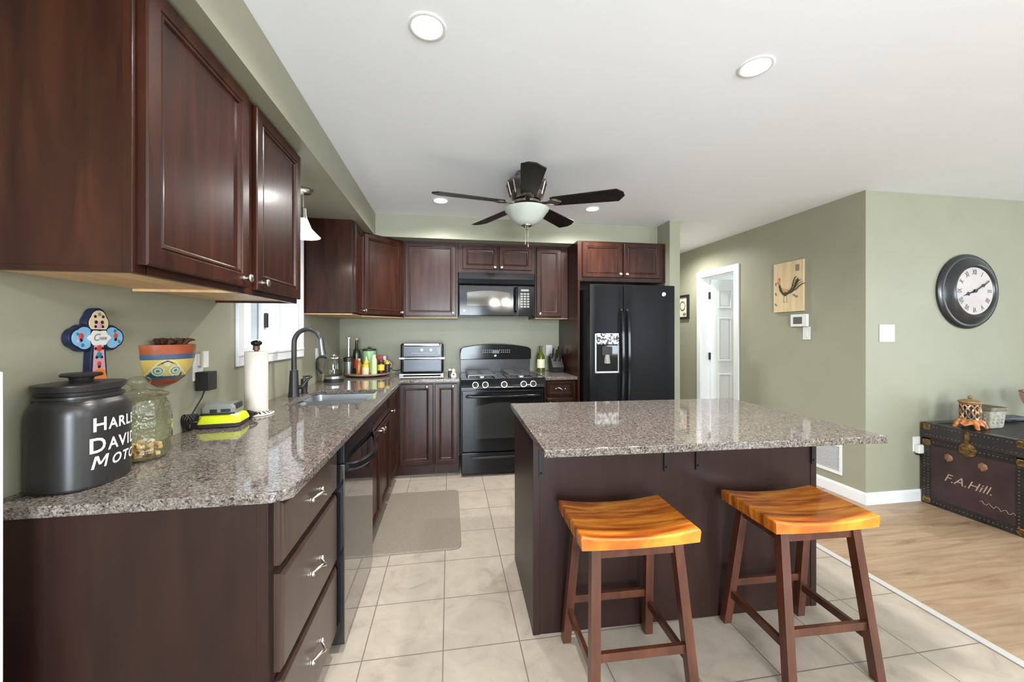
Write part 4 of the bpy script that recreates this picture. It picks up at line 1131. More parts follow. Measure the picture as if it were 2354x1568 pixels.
def pot_pt(a, z, off):
    s = (z - pz0) / (pz1 - pz0); r_ = pr_ * math.sqrt(max(.03, 1 - max(0, 1 - s - .02) ** 2.3)) + off
    return (XL + r_ * math.sin(a), py_ - r_ * math.cos(a), z)
def pot_disc(mb, a0, s0, ra, rz, off, mi, seg=20):
    vs = [pot_pt(a0, zz(s0), off)] + [pot_pt(a0 + ra * math.cos(2 * PI * k / seg), zz(s0 + rz * math.sin(2 * PI * k / seg)), off) for k in range(seg)]
    mb.raw(vs, [(0, 1 + k, 1 + (k + 1) % seg) for k in range(seg)], mi=mi)
mb = MB()
A0 = R(44)
vs = [pot_pt(A0 + a, zz(s), .0024) for a, s in [(-.86, .25), (-.56, .34), (-.33, .50), (-.14, .60), (0, .635), (.14, .60), (.33, .50), (.56, .34), (.86, .25)]]
base = [pot_pt(A0 + a, zz(.25), .0024) for a in (-.86, -.56, -.33, -.14, 0, .14, .33, .56, .86)]
mb.raw(vs + base, [(i, i + 1, 9 + i + 1, 9 + i) for i in range(8)], mi=0)
for da in (-.27, .27):
    pot_disc(mb, A0 + da, .40, .22, .125, .0034, 1); pot_disc(mb, A0 + da, .40, .15, .085, .0042, 2); pot_disc(mb, A0 + da, .40, .12, .068, .0048, 1); pot_disc(mb, A0 + da, .40, .06, .034, .0054, 2)
pot_disc(mb, A0, .55, .09, .05, .0034, 1)
for sg in (-1, 1):
    mb.tube([pot_pt(A0 + sg * a, zz(s), .003) for a, s in ((.05, .655), (.24, .60), (.45, .46), (.72, .32), (.92, .27))], .002, 6, mi=3)
lab(obj('painted_swirl', mb, [mat('paint_dark_green', (.02, .07, .06), .3), mat('paint_pale_green', (.42, .48, .36), .3), mat('paint_dark_green2', (.10, .16, .11), .3), CREAM], t), 'green swirl design')
mb = MB()
r2 = random.Random(5)
for k in range(14):
    a = r2.uniform(.3, 2.8); r_ = r2.uniform(.02, .085)
    p = Vector((XL + r_ * math.sin(a), py_ - r_ * math.cos(a), pz1 - .004)); q_ = p + Vector((r2.uniform(-.02, .03), r2.uniform(-.05, .05), r2.uniform(.008, .026)))
    mb.tube([tuple(p), tuple((p + q_) / 2 + Vector((0, 0, .012))), tuple(q_)], [.007, .009, .003], 6)
o = lab(obj('dried_filling', mb, mat('dried_brown', (.06, .022, .012), .7), t), 'dark dried filling')

# outlet, night light and adapter
t = thing('wall_outlet', 'white wall outlet on the left wall right of the painted pot', 'outlet', (XL, 1.955, 1.10))
mb = MB(); mb.box((XL, 1.935, 1.125), (XL + .006, 2.005, 1.245), .002); obj('plate', mb, PLASTICW, t)
mb = MB(); mb.box((XL + .006, 1.950, 1.150), (XL + .008, 1.990, 1.22), .001); obj('receptacle', mb, PLASTICW, t)
t = thing('night_light', 'small white night light plugged into the upper outlet above the black adapter', 'night light', (XL + .03, 1.97, 1.19))
mb = MB(); mb.box((XL + .006, 1.955, 1.19), (XL + .020, 1.99, 1.235), .004); obj('plug_body', mb, PLASTICW, t)
mb = MB(); mb.loft([superring(XL + .030, 1.972, .013, .018, z, 2.5, 20) for z in (1.185, 1.19, 1.25, 1.258)]); obj('diffuser', mb, mat('milky_plastic', (.85, .85, .80), .3, trans=.25), t)
t = thing('power_adapter', 'black square power adapter plugged into the outlet above the battery charger', 'power adapter', (XL + .03, 1.97, 1.09))
mb = MB(); mb.box((XL + .009, 1.942, 1.080), (XL + .065, 2.005, 1.165), .004); obj('adapter_body', mb, BLACKM, t)
mb = MB(); mb.tube([(XL + .035, 1.965, 1.082), (XL + .033, 1.948, 1.05), (XL + .022, 1.915, 1.0), (XL + .014, 1.885, .96), (XL + .013, 1.865, .935), (XL + .02, 1.85, .924), (XL + .030, 1.852, .921)], .0028, 8); obj('cord', mb, BLACKM, t)
mb = MB()
for k in range(5):
    pts = []
    for j in range(20):
        a = 2 * PI * j / 20
        pts.append((XL + .024 + .005 * k + .018 * math.cos(a), 1.858 + .003 * k - .011 * math.sin(a), CT + .040 + .036 * math.sin(a + .25 * k)))
    mb.tube(pts, .0034, 6, closed=True)
cl = obj('cord_coil', mb, BLACKM, t)
mb = MB(); mb.tube([(XL + .04 + .022 * math.cos(2 * PI * j / 14), 1.865 + .012 * math.sin(2 * PI * j / 14), CT + .042) for j in range(14)], .004, 6, closed=True); obj('tie', mb, BLACKM, cl)

# battery charger and battery
cM = T(.041, 1.985, CT) @ RZ(8)
LIME = mat('lime_plastic', (.55, .62, .015), .35)
t = thing('battery_charger', 'lime green and black battery charger on the granite beside the paper towels', 'battery charger', (.042, 2.005, CT))
def hexa(hx, hy, ch, z): return [(-hx + ch, -hy, z), (hx - ch, -hy, z), (hx, -hy + ch, z), (hx, hy - ch, z), (hx - ch, hy, z), (-hx + ch, hy, z), (-hx, hy - ch, z), (-hx, -hy + ch, z)]
mb = MB(); mb.loft([hexa(.080, .068, .012, .001), hexa(.084, .072, .014, .004), hexa(.085, .073, .016, .020)], cM); obj('base', mb, mat('charcoal_plastic', (.03, .022, .022), .45), t)
mb = MB(); mb.loft([hexa(.087, .074, .016, .0205), hexa(.087, .074, .020, .030), hexa(.078, .066, .02, .052), hexa(.070, .058, .02, .055)], cM); obj('housing', mb, LIME, t)
mb = MB(); mb.box((.045, -.060, .045), (.078, -.02, .058), .004, M=cM); lab(obj('label_plate', mb, mat('pale_lime', (.62, .66, .35), .4), t), 'pale label plate')
mb = MB()
for k in range(3):
    mb.tube([(.108 + (.026 - .003 * k) * math.cos(2 * PI * j / 18), 2.096 + .018 * math.sin(2 * PI * j / 18), CT + .006 + .009 * k + .010 * (1 + math.cos(2 * PI * j / 18 + k))) for j in range(18)], .0042, 7, closed=True)
mb.box((.088, 2.083, CT + .001), (.112, 2.103, CT + .030), .004); lab(obj('cord_loop', mb, BLACKM, t), 'black looped cable behind the charger')
bM = T(.036, 1.988, CT + .0555) @ RZ(8)
t = thing('battery_pack', 'grey and black power tool battery seated on the lime charger', 'battery', (.036, 2.008, CT + .0555))
mb = MB(); mb.loft([hexa(.064, .052, .008, 0), hexa(.066, .054, .008, .003), hexa(.066, .054, .008, .030), hexa(.058, .046, .01, .046), hexa(.05, .04, .01, .048)], bM); obj('case', mb, mat('battery_grey', (.17, .175, .16), .4), t)
mb = MB(); mb.box((-.066, -.0555, .000), (.066, -.050, .010), .002, M=bM); mb.box((-.030, -.0558, .010), (-.002, -.050, .026), .002, M=bM); mb.box((.012, -.0558, .012), (.050, -.050, .026), .002, M=bM); mb.box((.048, -.04, .02), (.0685, .04, .046), .004, M=bM); lab(obj('trim_panel', mb, BLACKM, t), 'black trim')

# paper towel holder
tx, ty = .076, 2.218
t = thing('paper_towel_holder', 'paper towel stand with black ball finial and black and white base', 'paper towel holder', (tx, ty, CT))
mb = MB(); mb.lathe([(.078, 0), (.081, .003), (.080, .008), (.064, .016), (.050, .020), (.001, .020)], 40, (tx, ty, CT)); hb = obj('base', mb, mat('ivory_ceramic', (.70, .66, .60), .3), t)
mb = MB()
for k in range(20):
    a = 2 * PI * k / 20
    mb.loft([[(.058, -.006, .0195), (.077, -.002, .0105), (.077, .007, .0105), (.058, .004, .0195)], [(.058, -.006, .0165), (.077, -.002, .0080), (.077, .007, .0080), (.058, .004, .0165)]], T(tx, ty, CT) @ Matrix.Rotation(a, 4, 'Z'))
lab(obj('painted_checks', mb, BLACKM, hb), 'black painted ticks')
mb = MB(); mb.lathe([(.010, .020), (.010, .335), (.017, .336), (.015, .355), (.017, .358)], 16, (tx, ty, CT)); obj('post', mb, mat('brown_post', (.10, .045, .025), .35), t)
mb = MB(); mb.sphere((tx, ty, CT + .372), .026, 20, sz=.62); obj('finial', mb, BLACK, t)
mb = MB(); mb.lathe([(.021, .0205), (.051, .0205), (.053, .0225), (.053, .327), (.051, .329), (.021, .329), (.021, .0205)], 48, (tx, ty, CT), cap0=False, cap1=False)
tag(obj('paper_towel_roll', mb, mat('paper_towel', (.58, .53, .46), .9)), 'white paper towel roll on the stand below the window', 'paper towel')

# electric kettle
kx, ky = .075, 3.60
t = thing('electric_kettle', 'clear glass electric kettle on a black base in the counter corner', 'kettle', (kx, ky, CT))
mb = MB(); mb.lathe([(.080, 0), (.082, .004), (.080, .022), (.070, .026)], 32, (kx, ky, CT)); obj('power_base', mb, BLACKM, t)
mb = MB(); mb.lathe([(.076, .027), (.078, .030), (.078, .050), (.074, .052)], 32, (kx, ky, CT)); lab(obj('collar', mb, STEEL, t), 'steel collar')
mb = MB(); mb.lathe([(.074, .052), (.078, .075), (.080, .12), (.074, .18), (.066, .21), (.064, .21), (.072, .18), (.0775, .12), (.0755, .075), (.072, .056), (.001, .056)], 36, (kx, ky, CT)); obj('glass_body', mb, GLASS, t)
mb = MB(); mb.lathe([(.066, .2105), (.067, .218), (.060, .226), (.02, .230), (.018, .238), (.001, .240)], 32, (kx, ky, CT)); mb.lathe([(.0655, .205), (.069, .206), (.069, .2105), (.0655, .2105)], 32, (kx, ky, CT)); obj('lid', mb, CHROME, t)
mb = MB(); mb.tube([(kx - .06, ky - .03, CT + .214), (kx - .10, ky - .05, CT + .222), (kx - .118, ky - .06, CT + .20), (kx - .115, ky - .058, CT + .12), (kx - .085, ky - .043, CT + .075)], .010, 10); obj('handle', mb, BLACKM, t)
mb = MB(); mb.tube([(kx - .06, ky - .05, CT + .008), (kx - .09, ky - .07, CT + .006), (kx - .115, ky - .06, CT + .03), (kx - .128, ky - .03, CT + .09)], .003, 8); obj('cord', mb, BLACKM, t)

# turntable with bottles
wx, wy, wr = .265, 4.065, .215
t = thing('lazy_susan', 'round wooden turntable tray of bottles in the counter corner', 'tray', (wx, wy, CT))
mb = MB(); mb.lathe([(.10, 0), (.10, .010), (.001, .011)], 32, (wx, wy, CT)); obj('foot', mb, BLACKM, t)
mb = MB(); mb.lathe([(.18, .0105), (.208, .012), (.215, .020), (.215, .030), (.209, .031), (.206, .022), (.001, .022)], 48, (wx, wy, CT)); obj('tray_top', mb, noise_mat('tray_wood', [(0.3, (.20, .12, .08)), (0.7, (.34, .23, .16))], (8, 30, 8), rough=.4), t)
TZ = CT + .0222
def bottle(name, label, cat, x, y, parts, z=TZ, loc=None):
    t = thing(name, label, cat, (x, y, z), 'bottles and jars on the turntable' if loc is None else None)
    for nm, prof, m in parts:
        mb = MB(); mb.lathe(prof, 20, (x, y, z)); obj(nm, mb, m, t)
    return t
YEL, AMB, GRN, PGR, BRN = mat('mustard_yellow', (.66, .48, .05), .3), mat('amber_glass', (.36, .13, .02), .12), mat('mint_green', (.36, .58, .28), .35), mat('pale_green', (.45, .62, .30), .3), mat('dark_brown_glass', (.05, .012, .008), .1)
DGRN = mat('dark_bottle_glass', (.015, .018, .012), .08)
bottle('milk_frother', 'tall steel and white hand frother standing at the left of the turntable', 'frother', .10, 4.00, [('cup', [(.030, 0), (.033, .015), (.042, .12), (.043, .125)], STEEL), ('collar', [(.046, .126), (.046, .165), (.030, .172)], BLACKS), ('stem', [(.010, .173), (.010, .26), (.016, .264), (.016, .275), (.009, .28), (.009, .345)], CHROME), ('plunger_knob', [(.010, .346), (.026, .350), (.026, .358), (.001, .361)], CHROME)])
bottle('wine_bottle', 'dark glass bottle with a pale cork behind the small jars', 'bottle', .150, 4.11, [('glass_body', [(.034, 0), (.036, .01), (.036, .19), (.030, .225), (.015, .255), (.0135, .32), (.015, .322), (.015, .33)], DGRN), ('cork', [(.011, .3305), (.014, .336), (.014, .352), (.001, .354)], MAPLE), ('bottle_label', [(.0364, .05), (.0366, .05), (.0366, .14), (.0364, .14)], mat('red_label', (.30, .03, .02), .5))])
bottle('amber_bottle', 'small amber syrup bottle in front of the dark wine bottle', 'bottle', .205, 3.965, [('glass_body', [(.024, 0), (.027, .008), (.027, .09), (.014, .12), (.012, .135)], AMB), ('cap', [(.014, .1355), (.014, .155), (.001, .156)], mat('gold_cap', (.55, .36, .12), .4))])
bottle('mustard_jar', 'squat yellow jar with pale lid beside the amber bottle', 'jar', .272, 3.925, [('glass_body', [(.030, 0), (.033, .008), (.033, .065), (.028, .078)], mat('peach_jar', (.72, .52, .30), .3)), ('lid', [(.029, .0785), (.030, .080), (.030, .10), (.001, .101)], YEL)])
bottle('mustard_bottle', 'yellow squeeze bottle behind the squat yellow jar', 'bottle', .262, 4.02, [('bottle_body', [(.028, 0), (.031, .008), (.031, .11), (.016, .135)], YEL), ('nozzle', [(.012, .1355), (.010, .15), (.004, .175), (.001, .176)], PLASTICW)])
bottle('green_bottle', 'pale green slim bottle at the front middle of the turntable', 'bottle', .345, 3.955, [('bottle_body', [(.026, 0), (.029, .008), (.029, .14), (.020, .165), (.018, .17)], PGR), ('cap', [(.019, .1705), (.019, .19), (.001, .191)], mat('pale_cap', (.65, .70, .55), .4))])
bottle('mint_canister', 'wide mint green canister with dark lid at the back of the turntable', 'canister', .262, 4.16, [('canister_body', [(.060, 0), (.064, .006), (.066, .215), (.062, .222)], GRN), ('lid', [(.065, .2225), (.067, .228), (.067, .24), (.02, .246), (.012, .25), (.012, .262), (.001, .264)], mat('dark_green_lid', (.03, .05, .03), .4))])
bottle('brown_jar', 'brown jar with a yellow label right of the pale green bottle', 'jar', .405, 4.00, [('glass_body', [(.030, 0), (.033, .008), (.033, .10), (.026, .115)], BRN), ('jar_label', [(.0334, .035), (.0337, .035), (.0337, .092), (.0334, .092)], YEL), ('lid', [(.027, .1155), (.029, .118), (.029, .138), (.001, .139)], mat('dark_green_lid', (.03, .05, .03), .4))])
bottle('spice_jar', 'small black spice jar with yellow lid at the right edge of the turntable', 'jar', .452, 4.085, [('glass_body', [(.022, 0), (.024, .006), (.024, .08), (.020, .088)], BLACKS), ('lid', [(.023, .0885), (.024, .09), (.024, .112), (.001, .113)], YEL)])
t = thing('tea_carton', 'red and white carton standing behind the brown jar', 'carton', (.36, 4.20, TZ), 'bottles and jars on the turntable')
mb = MB(); mb.box((.335, 4.175, TZ), (.425, 4.225, TZ + .165), .002); obj('carton_body', mb, mat('carton_red', (.55, .05, .06), .45), t)
mb = MB(); mb.box((.398, 4.1735, TZ + .06), (.426, 4.226, TZ + .168), .002); lab(obj('carton_side', mb, PLASTICW, t), 'white side stripe')
t = thing('cream_pitcher', 'tan ceramic pitcher with round handle at the back right of the turntable', 'pitcher', (.425, 4.155, TZ), 'bottles and jars on the turntable')
TAN = mat('tan_ceramic', (.52, .36, .18), .35)
mb = MB(); mb.lathe([(.024, 0), (.030, .02), (.032, .07), (.024, .105), (.026, .125), (.024, .125), (.020, .1), (.001, .09)], 20, (.432, 4.135, TZ)); obj('pitcher_body', mb, TAN, t)
mb = MB(); mb.tube([(.432 + .028 + .026 * math.sin(PI * k / 10), 4.135, TZ + .115 - .075 * k / 10) for k in range(11)], .0055, 8); obj('handle', mb, TAN, t)

# toaster oven
t = thing('toaster_oven', 'dark toaster oven with bright chrome trim and handle left of the range', 'toaster oven', (.80, 4.12, CT))
ox0, ox1, oy, oz0, oz1 = .592, 1.015, 3.965, CT + .022, CT + .322
DSTEEL = mat('blue_black_steel', (.045, .050, .060), .3, .25)
mb = MB(); mb.box((ox0, oy + .012, oz0), (ox1, 4.27, oz1), .022, seg=4)
for x in (ox0 + .03, ox1 - .03):
    for y in (oy + .05, 4.23): mb.lathe([(.012, 0), (.012, .023)], 12, (x, y, CT))
obj('body', mb, BLACK, t)
mb = MB(); mb.box((ox0 + .03, oy + .004, oz0 + .018), (ox1 - .02, oy + .016, oz0 + .140), .005); obj('door', mb, DSTEEL, t)
mb = MB(); mb.box((ox0 + .03, oy + .004, oz0 + .165), (ox1 - .02, oy + .016, oz0 + .272), .005); cpn = obj('control_panel', mb, DSTEEL, t)
for x in (.80, .89): 
    mb = MB(); mb.lathe([(.013, 0), (.012, .012), (.001, .013)], 18, M=T(x, oy + .004, oz0 + .235) @ RX(90)); obj('knob', mb, CHROME, cpn)
mb = MB(); mb.box((.955, oy + .002, oz0 + .185), (.985, oy + .005, oz0 + .26), .001); mb.box((.70, oy + .002, oz0 + .195), (.93, oy + .005, oz0 + .205), .001); obj('display', mb, GREYP, cpn)
mb = MB(); mb.box((ox0 + .035, oy + .002, oz0 + .277), (ox1 - .045, oy + .03, oz0 + .2985), .004); lab(obj('top_trim', mb, CHROME, t), 'chrome top strip')
mb = MB(); mb.box((ox0 - .012, oy - .032, oz0 + .146), (ox1 + .014, oy - .014, oz0 + .162), .005); mb.box((ox0 - .010, oy - .034, oz0 + .140), (ox0 + .045, oy + .012, oz0 + .164), .005); mb.box((ox1 - .04, oy - .034, oz0 + .140), (ox1 + .012, oy + .012, oz0 + .164), .005); obj('handle', mb, CHROME, t)
mb = MB(); mb.box((ox0 - .008, oy - .012, CT + .006), (ox1 + .0, oy + .02, CT + .020), .004); mb.box((ox0 - .008, oy - .012, CT + .0005), (ox0 + .03, oy + .02, CT + .0065), .002); mb.box((ox1 - .03, oy - .012, CT + .0005), (ox1, oy + .02, CT + .0065), .002); lab(obj('crumb_tray', mb, STEEL, t), 'steel crumb tray edge')
mb = MB(); mb.tube([(ox0 + .002, 4.20, CT + .06), (ox0 - .05, 4.19, CT + .03), (ox0 - .10, 4.21, CT + .035), (ox0 - .14, 4.27, CT + .06)], .0035, 8); obj('cord', mb, BLACKM, t)

# salt shaker figure
t = thing('salt_shaker', 'small white figurine shaker with a dark spot at the counter edge by the range', 'salt shaker', (1.112, 3.745, CT))
mb = MB(); mb.lathe([(.020, 0), (.025, .006), (.024, .035), (.014, .052), (.010, .056)], 20, (1.112, 3.745, CT)); obj('shaker_body', mb, mat('white_ceramic', (.82, .80, .74), .25), t)
mb = MB(); mb.sphere((1.112, 3.743, CT + .069), .0155, 16); obj('head', mb, mat('white_ceramic', (.82, .80, .74), .25), t)
mb = MB(); mb.sphere((1.113, 3.7215, CT + .030), .008, 10, sy=.4); lab(obj('spot', mb, BLACKM, t), 'dark spot')
t = thing('pepper_shaker', 'small dark shaker just behind the white figurine shaker', 'pepper shaker', (1.078, 3.80, CT))
mb = MB(); mb.lathe([(.015, 0), (.018, .005), (.016, .05), (.012, .062)], 16, (1.078, 3.80, CT)); obj('shaker_body', mb, DGRN, t)
mb = MB(); mb.lathe([(.013, .0625), (.013, .075), (.001, .08)], 16, (1.078, 3.80, CT)); obj('cap', mb, PLASTICW, t)

# oil bottle, knife block, outlet on back wall
OLIVE = mat('olive_glass', (.06, .075, .008), .08)
t = bottle('olive_oil_bottle', 'green olive oil bottle with pale label beside the knife block', 'bottle', 2.066, 4.16, [('glass_body', [(.040, 0), (.043, .006), (.043, .155), (.036, .185), (.018, .215), (.014, .24), (.014, .255)], OLIVE), ('cap', [(.016, .2555), (.016, .285), (.001, .287)], OLIVE)], z=CT, loc=1)
mb = MB(); mb.lathe([(.0433, .045), (.0436, .045), (.0436, .14), (.0433, .14)], 28, (2.066, 4.16, CT), cap0=False, cap1=False); obj('bottle_label', mb, mat('cream_label', (.60, .58, .42), .5), t)
t = thing('knife_block', 'black slanted knife block in the counter corner by the refrigerator panel', 'knife block', (2.225, 4.15, CT))
mb = MB()
pr = [(.035, 0), (-.105, 0), (-.125, .06), (.0, .20), (.06, .155), (.06, .03)]
mb.prism([(4.15 + a, CT + z) for a, z in pr], 2.165, 2.290, M=Matrix(((0, 0, 1, 0), (1, 0, 0, 0), (0, 1, 0, 0), (0, 0, 0, 1))), bev=.004); obj('block_body', mb, BLACKM, t)
for k, (x, dz) in enumerate(((2.182, .03), (2.208, .055), (2.234, .05), (2.258, .03), (2.276, .02))):
    mb = MB(); a = Vector((x, 4.085, CT + .118)) if k % 2 else Vector((x, 4.11, CT + .155)); d = Vector((0, -.45, .9)).normalized()
    mb.tube([tuple(a), tuple(a + d * .05), tuple(a + d * (.09 + dz))], [.008, .010, .008], 10); obj('knife_handle', mb, BLACKS, t)
mb = MB(); mb.box((2.20, 4.0395, CT + .055), (2.25, 4.043, CT + .062)); obj('block_badge', mb, GREYP, t)
t = thing('wall_outlet', 'white outlet plate on the back wall above the olive oil bottle', 'outlet', (2.20, YB - .004, 1.13))
mb = MB(); mb.box((2.160, YB - .006, 1.085), (2.230, YB, 1.205), .002); obj('plate', mb, PLASTICW, t)
mb = MB(); mb.box((2.178, YB - .008, 1.105), (2.212, YB - .006, 1.185), .001); obj('receptacle', mb, PLASTICW, t)
t = thing('wall_outlet', 'small white outlet on the left wall behind the kettle', 'outlet', (XL, 3.56, 1.10))
mb = MB(); mb.box((XL, 3.55, 1.09), (XL + .006, 3.62, 1.21), .002); obj('plate', mb, PLASTICW, t)
mb = MB(); mb.box((XL + .006, 3.566, 1.11), (XL + .008, 3.604, 1.19), .001); obj('receptacle', mb, PLASTICW, t)

# ------------------------------------------------------------------ hall wall and right wall items
HMx = T(XH, 0, 0) @ Matrix(((0, 0, -1, 0), (-1, 0, 0, 0), (0, 1, 0, 0), (0, 0, 0, 1)))   # drawing (x right, z up) on the hall wall facing -X; x runs toward -Y
def hm(y0): return HMx @ T(-y0, 0, 0)
# rooster board
t = thing('rooster_board', 'pale wooden board with a painted rooster above the thermostat', 'wall art', (XH, 3.24, 1.54))
BOARD = noise_mat('pale_pine', [(0.3, (.60, .43, .24)), (0.7, (.72, .57, .36))], (10, 18, 1.5), nscale=1.5, rough=.6)
by, bz, bw, bh = 3.24, 1.545, .325, .475
M0 = hm(by)
mb = MB()
for k in range(4): mb.box((-bw / 2 + k * bw / 4, bz, 0.001), (-bw / 2 + (k + 1) * bw / 4 - .0012, bz + bh, .022), .0012, M=M0)
obj('board', mb, BOARD, t)
def ell(cx, cz, a, b_, rot=0, n=20):
    return [(cx + a * math.cos(2 * PI * k / n) * math.cos(rot) - b_ * math.sin(2 * PI * k / n) * math.sin(rot), cz + a * math.cos(2 * PI * k / n) * math.sin(rot) + b_ * math.sin(2 * PI * k / n) * math.cos(rot)) for k in range(n)]
mb = MB(); S0 = .0221
bc = bz + bh * .47
mb.prism([(-.105, bc + .03), (-.085, bc + .05), (-.07, bc + .01), (-.035, bc - .015), (.02, bc - .02), (.045, bc + .01), (.075, bc + .045), (.11, bc + .085), (.125, bc + .06), (.10, bc + .03), (.085, bc - .02), (.05, bc - .045), (0, bc - .06), (-.03, bc - .075), (-.06, bc - .055), (-.09, bc - .02)], S0, S0 + .0008, M=M0, mi=0)
mb.prism([(-.075, bc + .02), (-.045, bc + .0), (.01, bc - .01), (.03, bc + .005), (.0, bc - .035), (-.05, bc - .035)], S0 + .001, S0 + .0015, M=M0, mi=1)
mb.prism([(-.105, bc + .03), (-.085, bc + .05), (-.078, bc + .085), (-.09, bc + .098), (-.108, bc + .085), (-.118, bc + .07), (-.106, bc + .066)], S0, S0 + .0011, M=M0, mi=1)
mb.prism([(-.108, bc + .09), (-.104, bc + .112), (-.098, bc + .104), (-.090, bc + .118), (-.086, bc + .102), (-.078, bc + .108), (-.080, bc + .088)], S0, S0 + .0013, M=M0, mi=2)
mb.prism(ell(-.110, bc + .060, .006, .014), S0, S0 + .0013, M=M0, mi=2)
for x in (-.045, -.012): mb.prism([(x, bc - .065), (x + .006, bc - .065), (x + .004, bc - .125), (x + .016, bc - .132), (x - .016, bc - .132), (x - .001, bc - .125)], S0, S0 + .0008, M=M0, mi=3)
for k, (x, z) in enumerate(((-.135, bc + .055), (-.135, bc - .045), (-.135, bc - .15), (.07, bc - .07), (.095, bc - .085))): mb.prism(ell(x, z, .010, .018, .4 * k), S0, S0 + .0008, M=M0, mi=3)
mb.box((.085, bz + bh - .10, S0), (.125, bz + bh - .04, S0 + .0008), M=M0, mi=3)
for k in range(5):
    pts_ = [(.045 + .010 * k + (.05 + .012 * k) * q_ / 6, bc + .0 + (.10 - .012 * k) * math.sin(.55 * PI * q_ / 6) - .006 * k, S0 + .0004) for q_ in range(7)]
    mb.tube(pts_, [.0035 + .0015 * math.sin(PI * q_ / 6) for q_ in range(7)], 6, M=M0, mi=0 if k % 2 == 0 else 3)
lab(obj('painted_rooster', mb, [mat('rooster_dark', (.05, .03, .015), .6), mat('rooster_tan', (.50, .28, .12), .6), mat('rooster_red', (.55, .13, .06), .6), mat('rooster_grey', (.22, .19, .13), .6)], t), 'painted brown rooster')
# thermostat
t = thing('thermostat', 'white thermostat with grey screen under the rooster board', 'thermostat', (XH, 3.12, 1.40))
M0 = hm(3.118)
mb = MB(); mb.box((-.090, 1.400, .0005), (.085, 1.515, .028), .008, M=M0, seg=3); obj('case', mb, PLASTICW, t)
mb = MB(); mb.box((-.056, 1.425, .0278), (.036, 1.490, .0292), .001, M=M0); obj('screen', mb, SCREEN, t)
t = thing('light_switch', 'narrow white switch plate directly below the thermostat', 'light switch', (XH, 3.06, 1.28))
M0 = hm(3.058)
mb = MB(); mb.box((-.037, 1.282, .0005), (.037, 1.399, .007), .002, M=M0); obj('plate', mb, PLASTICW, t)
mb = MB(); mb.box((-.016, 1.305, .007), (.016, 1.372, .010), .001, M=M0); obj('rocker', mb, PLASTICW, t)
t = thing('light_switch', 'square white double switch plate near the wall corner left of the clock', 'light switch', (4.48, YR, 1.27))
mb = MB(); mb.box((4.410, YR - .007, 1.272), (4.552, YR - .0005, 1.408), .002); obj('plate', mb, PLASTICW, t)
for x in (4.45, 4.512):
    mb = MB(); mb.box((x - .017, YR - .011, 1.305), (x + .017, YR - .007, 1.375), .001); obj('rocker', mb, PLASTICW, t)
# framed picture at the end of the hall wall
t = thing('framed_picture', 'small black framed picture at the edge of the hall beside the refrigerator', 'picture', (XH, 4.95, 1.54))
M0 = hm(4.955)
mb = MB()
for lo, hi in (((-.15, 1.535), (.15, 1.565)), ((-.15, 1.835), (.15, 1.865)), ((-.15, 1.565), (-.12, 1.835)), ((.12, 1.565), (.15, 1.835))): mb.box((lo[0], lo[1], .001), (hi[0], hi[1], .028), .003, M=M0)
obj('frame', mb, BLACKM, t)
mb = MB(); mb.box((-.122, 1.563, .001), (.122, 1.837, .012), M=M0); obj('print', mb, mat('cream_paper', (.72, .66, .52), .6), t)
mb = MB()
o1 = ell(0.015, 1.72, .055, .06, 0, 28); mb.tube([(x, z, .0135) for x, z in o1], .008, 6, M=M0, closed=True); mb.prism(ell(.05, 1.60, .04, .022), .0122, .0128, M=M0); lab(obj('print_design', mb, mat('rooster_grey', (.22, .19, .13), .6), t), 'ring design')
# return-air vent
t = thing('air_vent', 'white return air grille low on the hall wall behind the island', 'vent', (XH, 2.88, .15))
M0 = hm(2.885)
mb = MB()
vw, vz0, vz1 = .15, .160, .415
for lo, hi in (((-vw, vz0), (vw, vz0 + .025)), ((-vw, vz1 - .025), (vw, vz1)), ((-vw, vz0 + .025), (-vw + .022, vz1 - .025)), ((vw - .022, vz0 + .025), (vw, vz1 - .025))): mb.box((lo[0], lo[1], .0005), (hi[0], hi[1], .010), .002, M=M0)
obj('frame', mb, WHITE, t)
mb = MB()
for k in range(14):
    z = vz0 + .030 + k * .0138
    mb.loft([[(x, z, .002), (x, z + .006, .009), (x, z + .0075, .009), (x, z + .0015, .002)] for x in (-vw + .02, vw - .02)], M0)
obj('louvers', mb, WHITE, t)
mb = MB(); mb.box((-vw + .01, vz0 + .01, .0006), (vw - .01, vz1 - .01, .0016), M=M0); obj('backing', mb, mat('vent_grey', (.45, .45, .45), .6), t)

# clock
kx_, kz_, kr = 5.262, 1.681, .306
t = thing('wall_clock', 'large round black wall clock with roman numerals', 'clock', (kx_, YR, kz_ - kr))
KM = T(kx_, YR, kz_) @ RX(90)      # local z -> -Y (out of the wall)
mb = MB(); mb.lathe([(kr, .0005), (kr, .015), (kr - .012, .030), (kr - .024, .036), (kr - .036, .034), (kr - .048, .044), (kr - .075, .062), (kr - .095, .070), (kr - .108, .066), (kr - .116, .055)], 72, M=KM, cap1=False); obj('frame', mb, mat('clock_black', (.020, .020, .022), .28, coat=.3, coat_rough=.15), t)
mb = MB(); mb.lathe([(kr - .112, .055), (kr - .3, .0551), (.0005, .0551)], 64, M=KM, cap0=False); face = lab(obj('dial', mb, noise_mat('aged_dial', [(0.3, (.46, .41, .39)), (0.7, (.53, .485, .465))], (6, 6, 6), rough=.5), t), 'aged cream dial')
nums = ['XII', 'I', 'II', 'III', 'IIII', 'V', 'VI', 'VII', 'VIII', 'IX', 'X', 'XI']
mb = MB()
for k, s in enumerate(nums):
    a = -2 * PI * k / 12
    add_text(mb, s, KM @ Matrix.Rotation(a, 4, 'Z') @ T(0, .133, .0562) @ Matrix.Scale(.62, 4, (1, 0, 0)), .058, .001)
obj('numerals', mb, mat('numeral_grey', (.09, .08, .07), .5), face)
